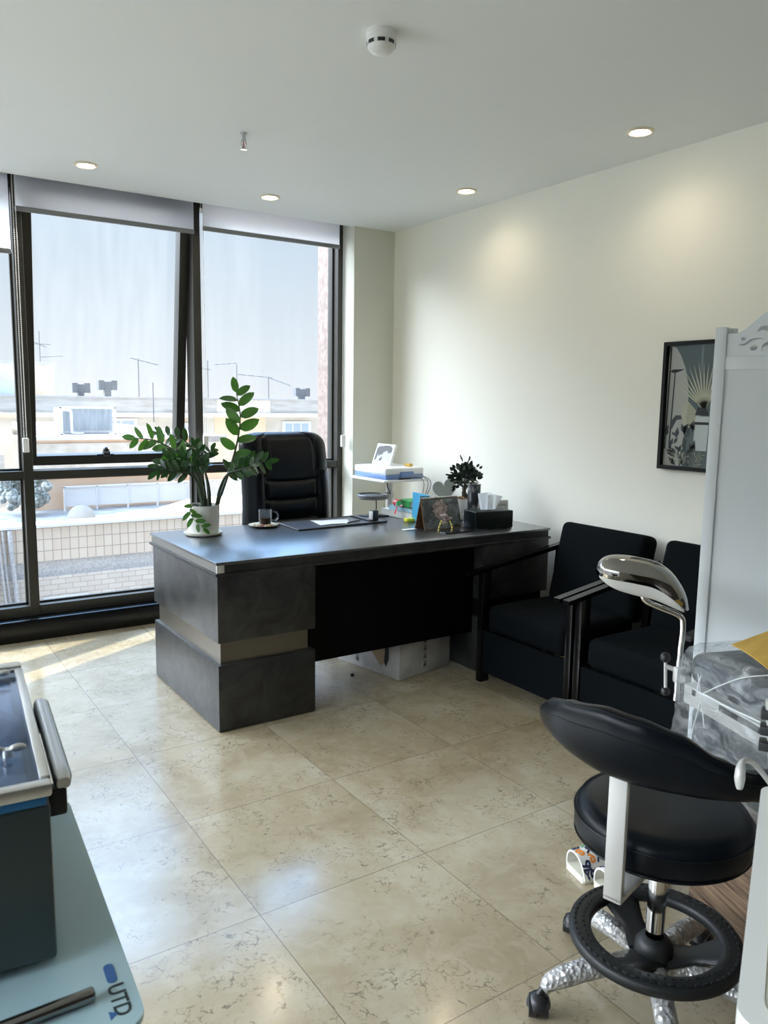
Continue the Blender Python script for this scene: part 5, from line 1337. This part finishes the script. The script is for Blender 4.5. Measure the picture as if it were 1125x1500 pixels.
# ------------------------------------------------------------------ light
Wd = bpy.data.worlds.new('hazy_sky'); S.world = Wd; Wd.use_nodes = True; nt = Wd.node_tree; nt.nodes.clear()
def wn(t, **kw):
    n = nt.nodes.new(t)
    for k, v in kw.items(): setattr(n, k, v)
    return n
SUN_AZ = math.atan2(.47, .88); SUN_EL = math.radians(24)
sd = Vector((math.cos(SUN_AZ) * math.cos(SUN_EL), math.sin(SUN_AZ) * math.cos(SUN_EL), math.sin(SUN_EL)))
out = wn('ShaderNodeOutputWorld'); bg = wn('ShaderNodeBackground'); tc = wn('ShaderNodeTexCoord'); sx = wn('ShaderNodeSeparateXYZ')
nt.links.new(tc.outputs['Generated'], sx.inputs[0])
rp = wn('ShaderNodeValToRGB'); e = rp.color_ramp.elements
SKY = [(0.0, (.35, .34, .33)), (.485, (.50, .49, .48)), (.505, (.44, .45, .465)), (.60, (.315, .365, .415)), (.68, (.40, .53, .72)), (1.0, (.7, .88, 1.2))]
_old = [(0.0, (.35, .34, .33)), (.485, (.50, .49, .48)), (.505, (.93, .94, .96)), (.60, (.80, .875, .95)), (.64, (1.0, 1.1, 1.22)), (.70, (5.5, 6.2, 7.0)), (1.0, (9.0, 10.0, 11.5))]
while len(e) < len(SKY): e.new(.5)
mr = wn('ShaderNodeMapRange'); mr.inputs['From Min'].default_value = -1; mr.inputs['From Max'].default_value = 1
nt.links.new(sx.outputs['Z'], mr.inputs['Value']); nt.links.new(mr.outputs[0], rp.inputs['Fac'])
for el, (p, c) in zip(e, SKY): el.position = p; el.color = (*c, 1)
dt = wn('ShaderNodeVectorMath', operation='DOT_PRODUCT'); dt.inputs[1].default_value = sd; nt.links.new(tc.outputs['Generated'], dt.inputs[0])
mx = wn('ShaderNodeMath', operation='MAXIMUM'); mx.inputs[1].default_value = 0; nt.links.new(dt.outputs['Value'], mx.inputs[0])
pw = wn('ShaderNodeMath', operation='POWER'); pw.inputs[1].default_value = 45; nt.links.new(mx.outputs[0], pw.inputs[0])
ml = wn('ShaderNodeMath', operation='MULTIPLY'); ml.inputs[1].default_value = 5.0; nt.links.new(pw.outputs[0], ml.inputs[0])
cl = wn('ShaderNodeMix', data_type='RGBA', blend_type='ADD'); cl.inputs['Factor'].default_value = 1
gc = wn('ShaderNodeVectorMath', operation='SCALE'); gc.inputs[0].default_value = (1, .95, .86); nt.links.new(ml.outputs[0], gc.inputs['Scale'])
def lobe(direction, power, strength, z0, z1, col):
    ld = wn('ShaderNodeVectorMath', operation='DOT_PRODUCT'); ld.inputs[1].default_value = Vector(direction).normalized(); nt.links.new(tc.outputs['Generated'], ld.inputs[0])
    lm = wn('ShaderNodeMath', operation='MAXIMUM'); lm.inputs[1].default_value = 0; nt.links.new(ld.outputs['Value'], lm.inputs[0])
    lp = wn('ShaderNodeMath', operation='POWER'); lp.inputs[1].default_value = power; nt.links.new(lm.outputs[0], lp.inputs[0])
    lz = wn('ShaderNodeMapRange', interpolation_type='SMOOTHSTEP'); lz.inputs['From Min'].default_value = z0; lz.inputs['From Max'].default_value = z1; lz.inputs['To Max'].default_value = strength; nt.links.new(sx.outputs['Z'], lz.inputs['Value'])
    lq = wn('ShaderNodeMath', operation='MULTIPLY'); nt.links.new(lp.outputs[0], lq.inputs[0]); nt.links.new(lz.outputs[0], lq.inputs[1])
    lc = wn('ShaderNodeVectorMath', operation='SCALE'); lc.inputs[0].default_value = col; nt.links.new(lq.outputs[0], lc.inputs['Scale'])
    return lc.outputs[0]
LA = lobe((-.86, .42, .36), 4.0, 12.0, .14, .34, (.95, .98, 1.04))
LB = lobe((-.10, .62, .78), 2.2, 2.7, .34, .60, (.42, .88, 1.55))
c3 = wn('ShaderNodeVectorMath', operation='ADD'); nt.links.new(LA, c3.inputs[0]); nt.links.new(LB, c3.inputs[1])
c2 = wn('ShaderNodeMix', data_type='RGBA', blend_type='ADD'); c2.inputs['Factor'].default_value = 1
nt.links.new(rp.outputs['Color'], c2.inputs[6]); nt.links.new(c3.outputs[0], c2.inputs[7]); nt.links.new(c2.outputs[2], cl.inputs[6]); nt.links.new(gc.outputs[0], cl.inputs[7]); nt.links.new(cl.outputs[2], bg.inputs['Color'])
bg.inputs['Strength'].default_value = 1.0
nt.links.new(bg.outputs[0], out.inputs['Surface'])
sl = bpy.data.lights.new('sun', 'SUN'); sl.energy = 15.0; sl.color = (1, .93, .80); sl.angle = math.radians(.6)
so = bpy.data.objects.new('sun', sl); COL.objects.link(so); so.rotation_euler = (-sd).to_track_quat('-Z', 'Y').to_euler(); so.location = (12, 12, 9)

# ------------------------------------------------------------------ output look
S.view_settings.view_transform = 'Standard'; S.view_settings.look = 'None'; S.view_settings.gamma = 1; S.view_settings.use_curve_mapping = False
S.view_settings.exposure = 1.10
S.cycles.use_denoising = True
S.cycles.max_bounces = 14; S.cycles.diffuse_bounces = 8; S.cycles.glossy_bounces = 6; S.cycles.transparent_max_bounces = 24; S.cycles.transmission_bounces = 8
S.cycles.caustics_reflective = False; S.cycles.caustics_refractive = False; S.cycles.sample_clamp_indirect = 8
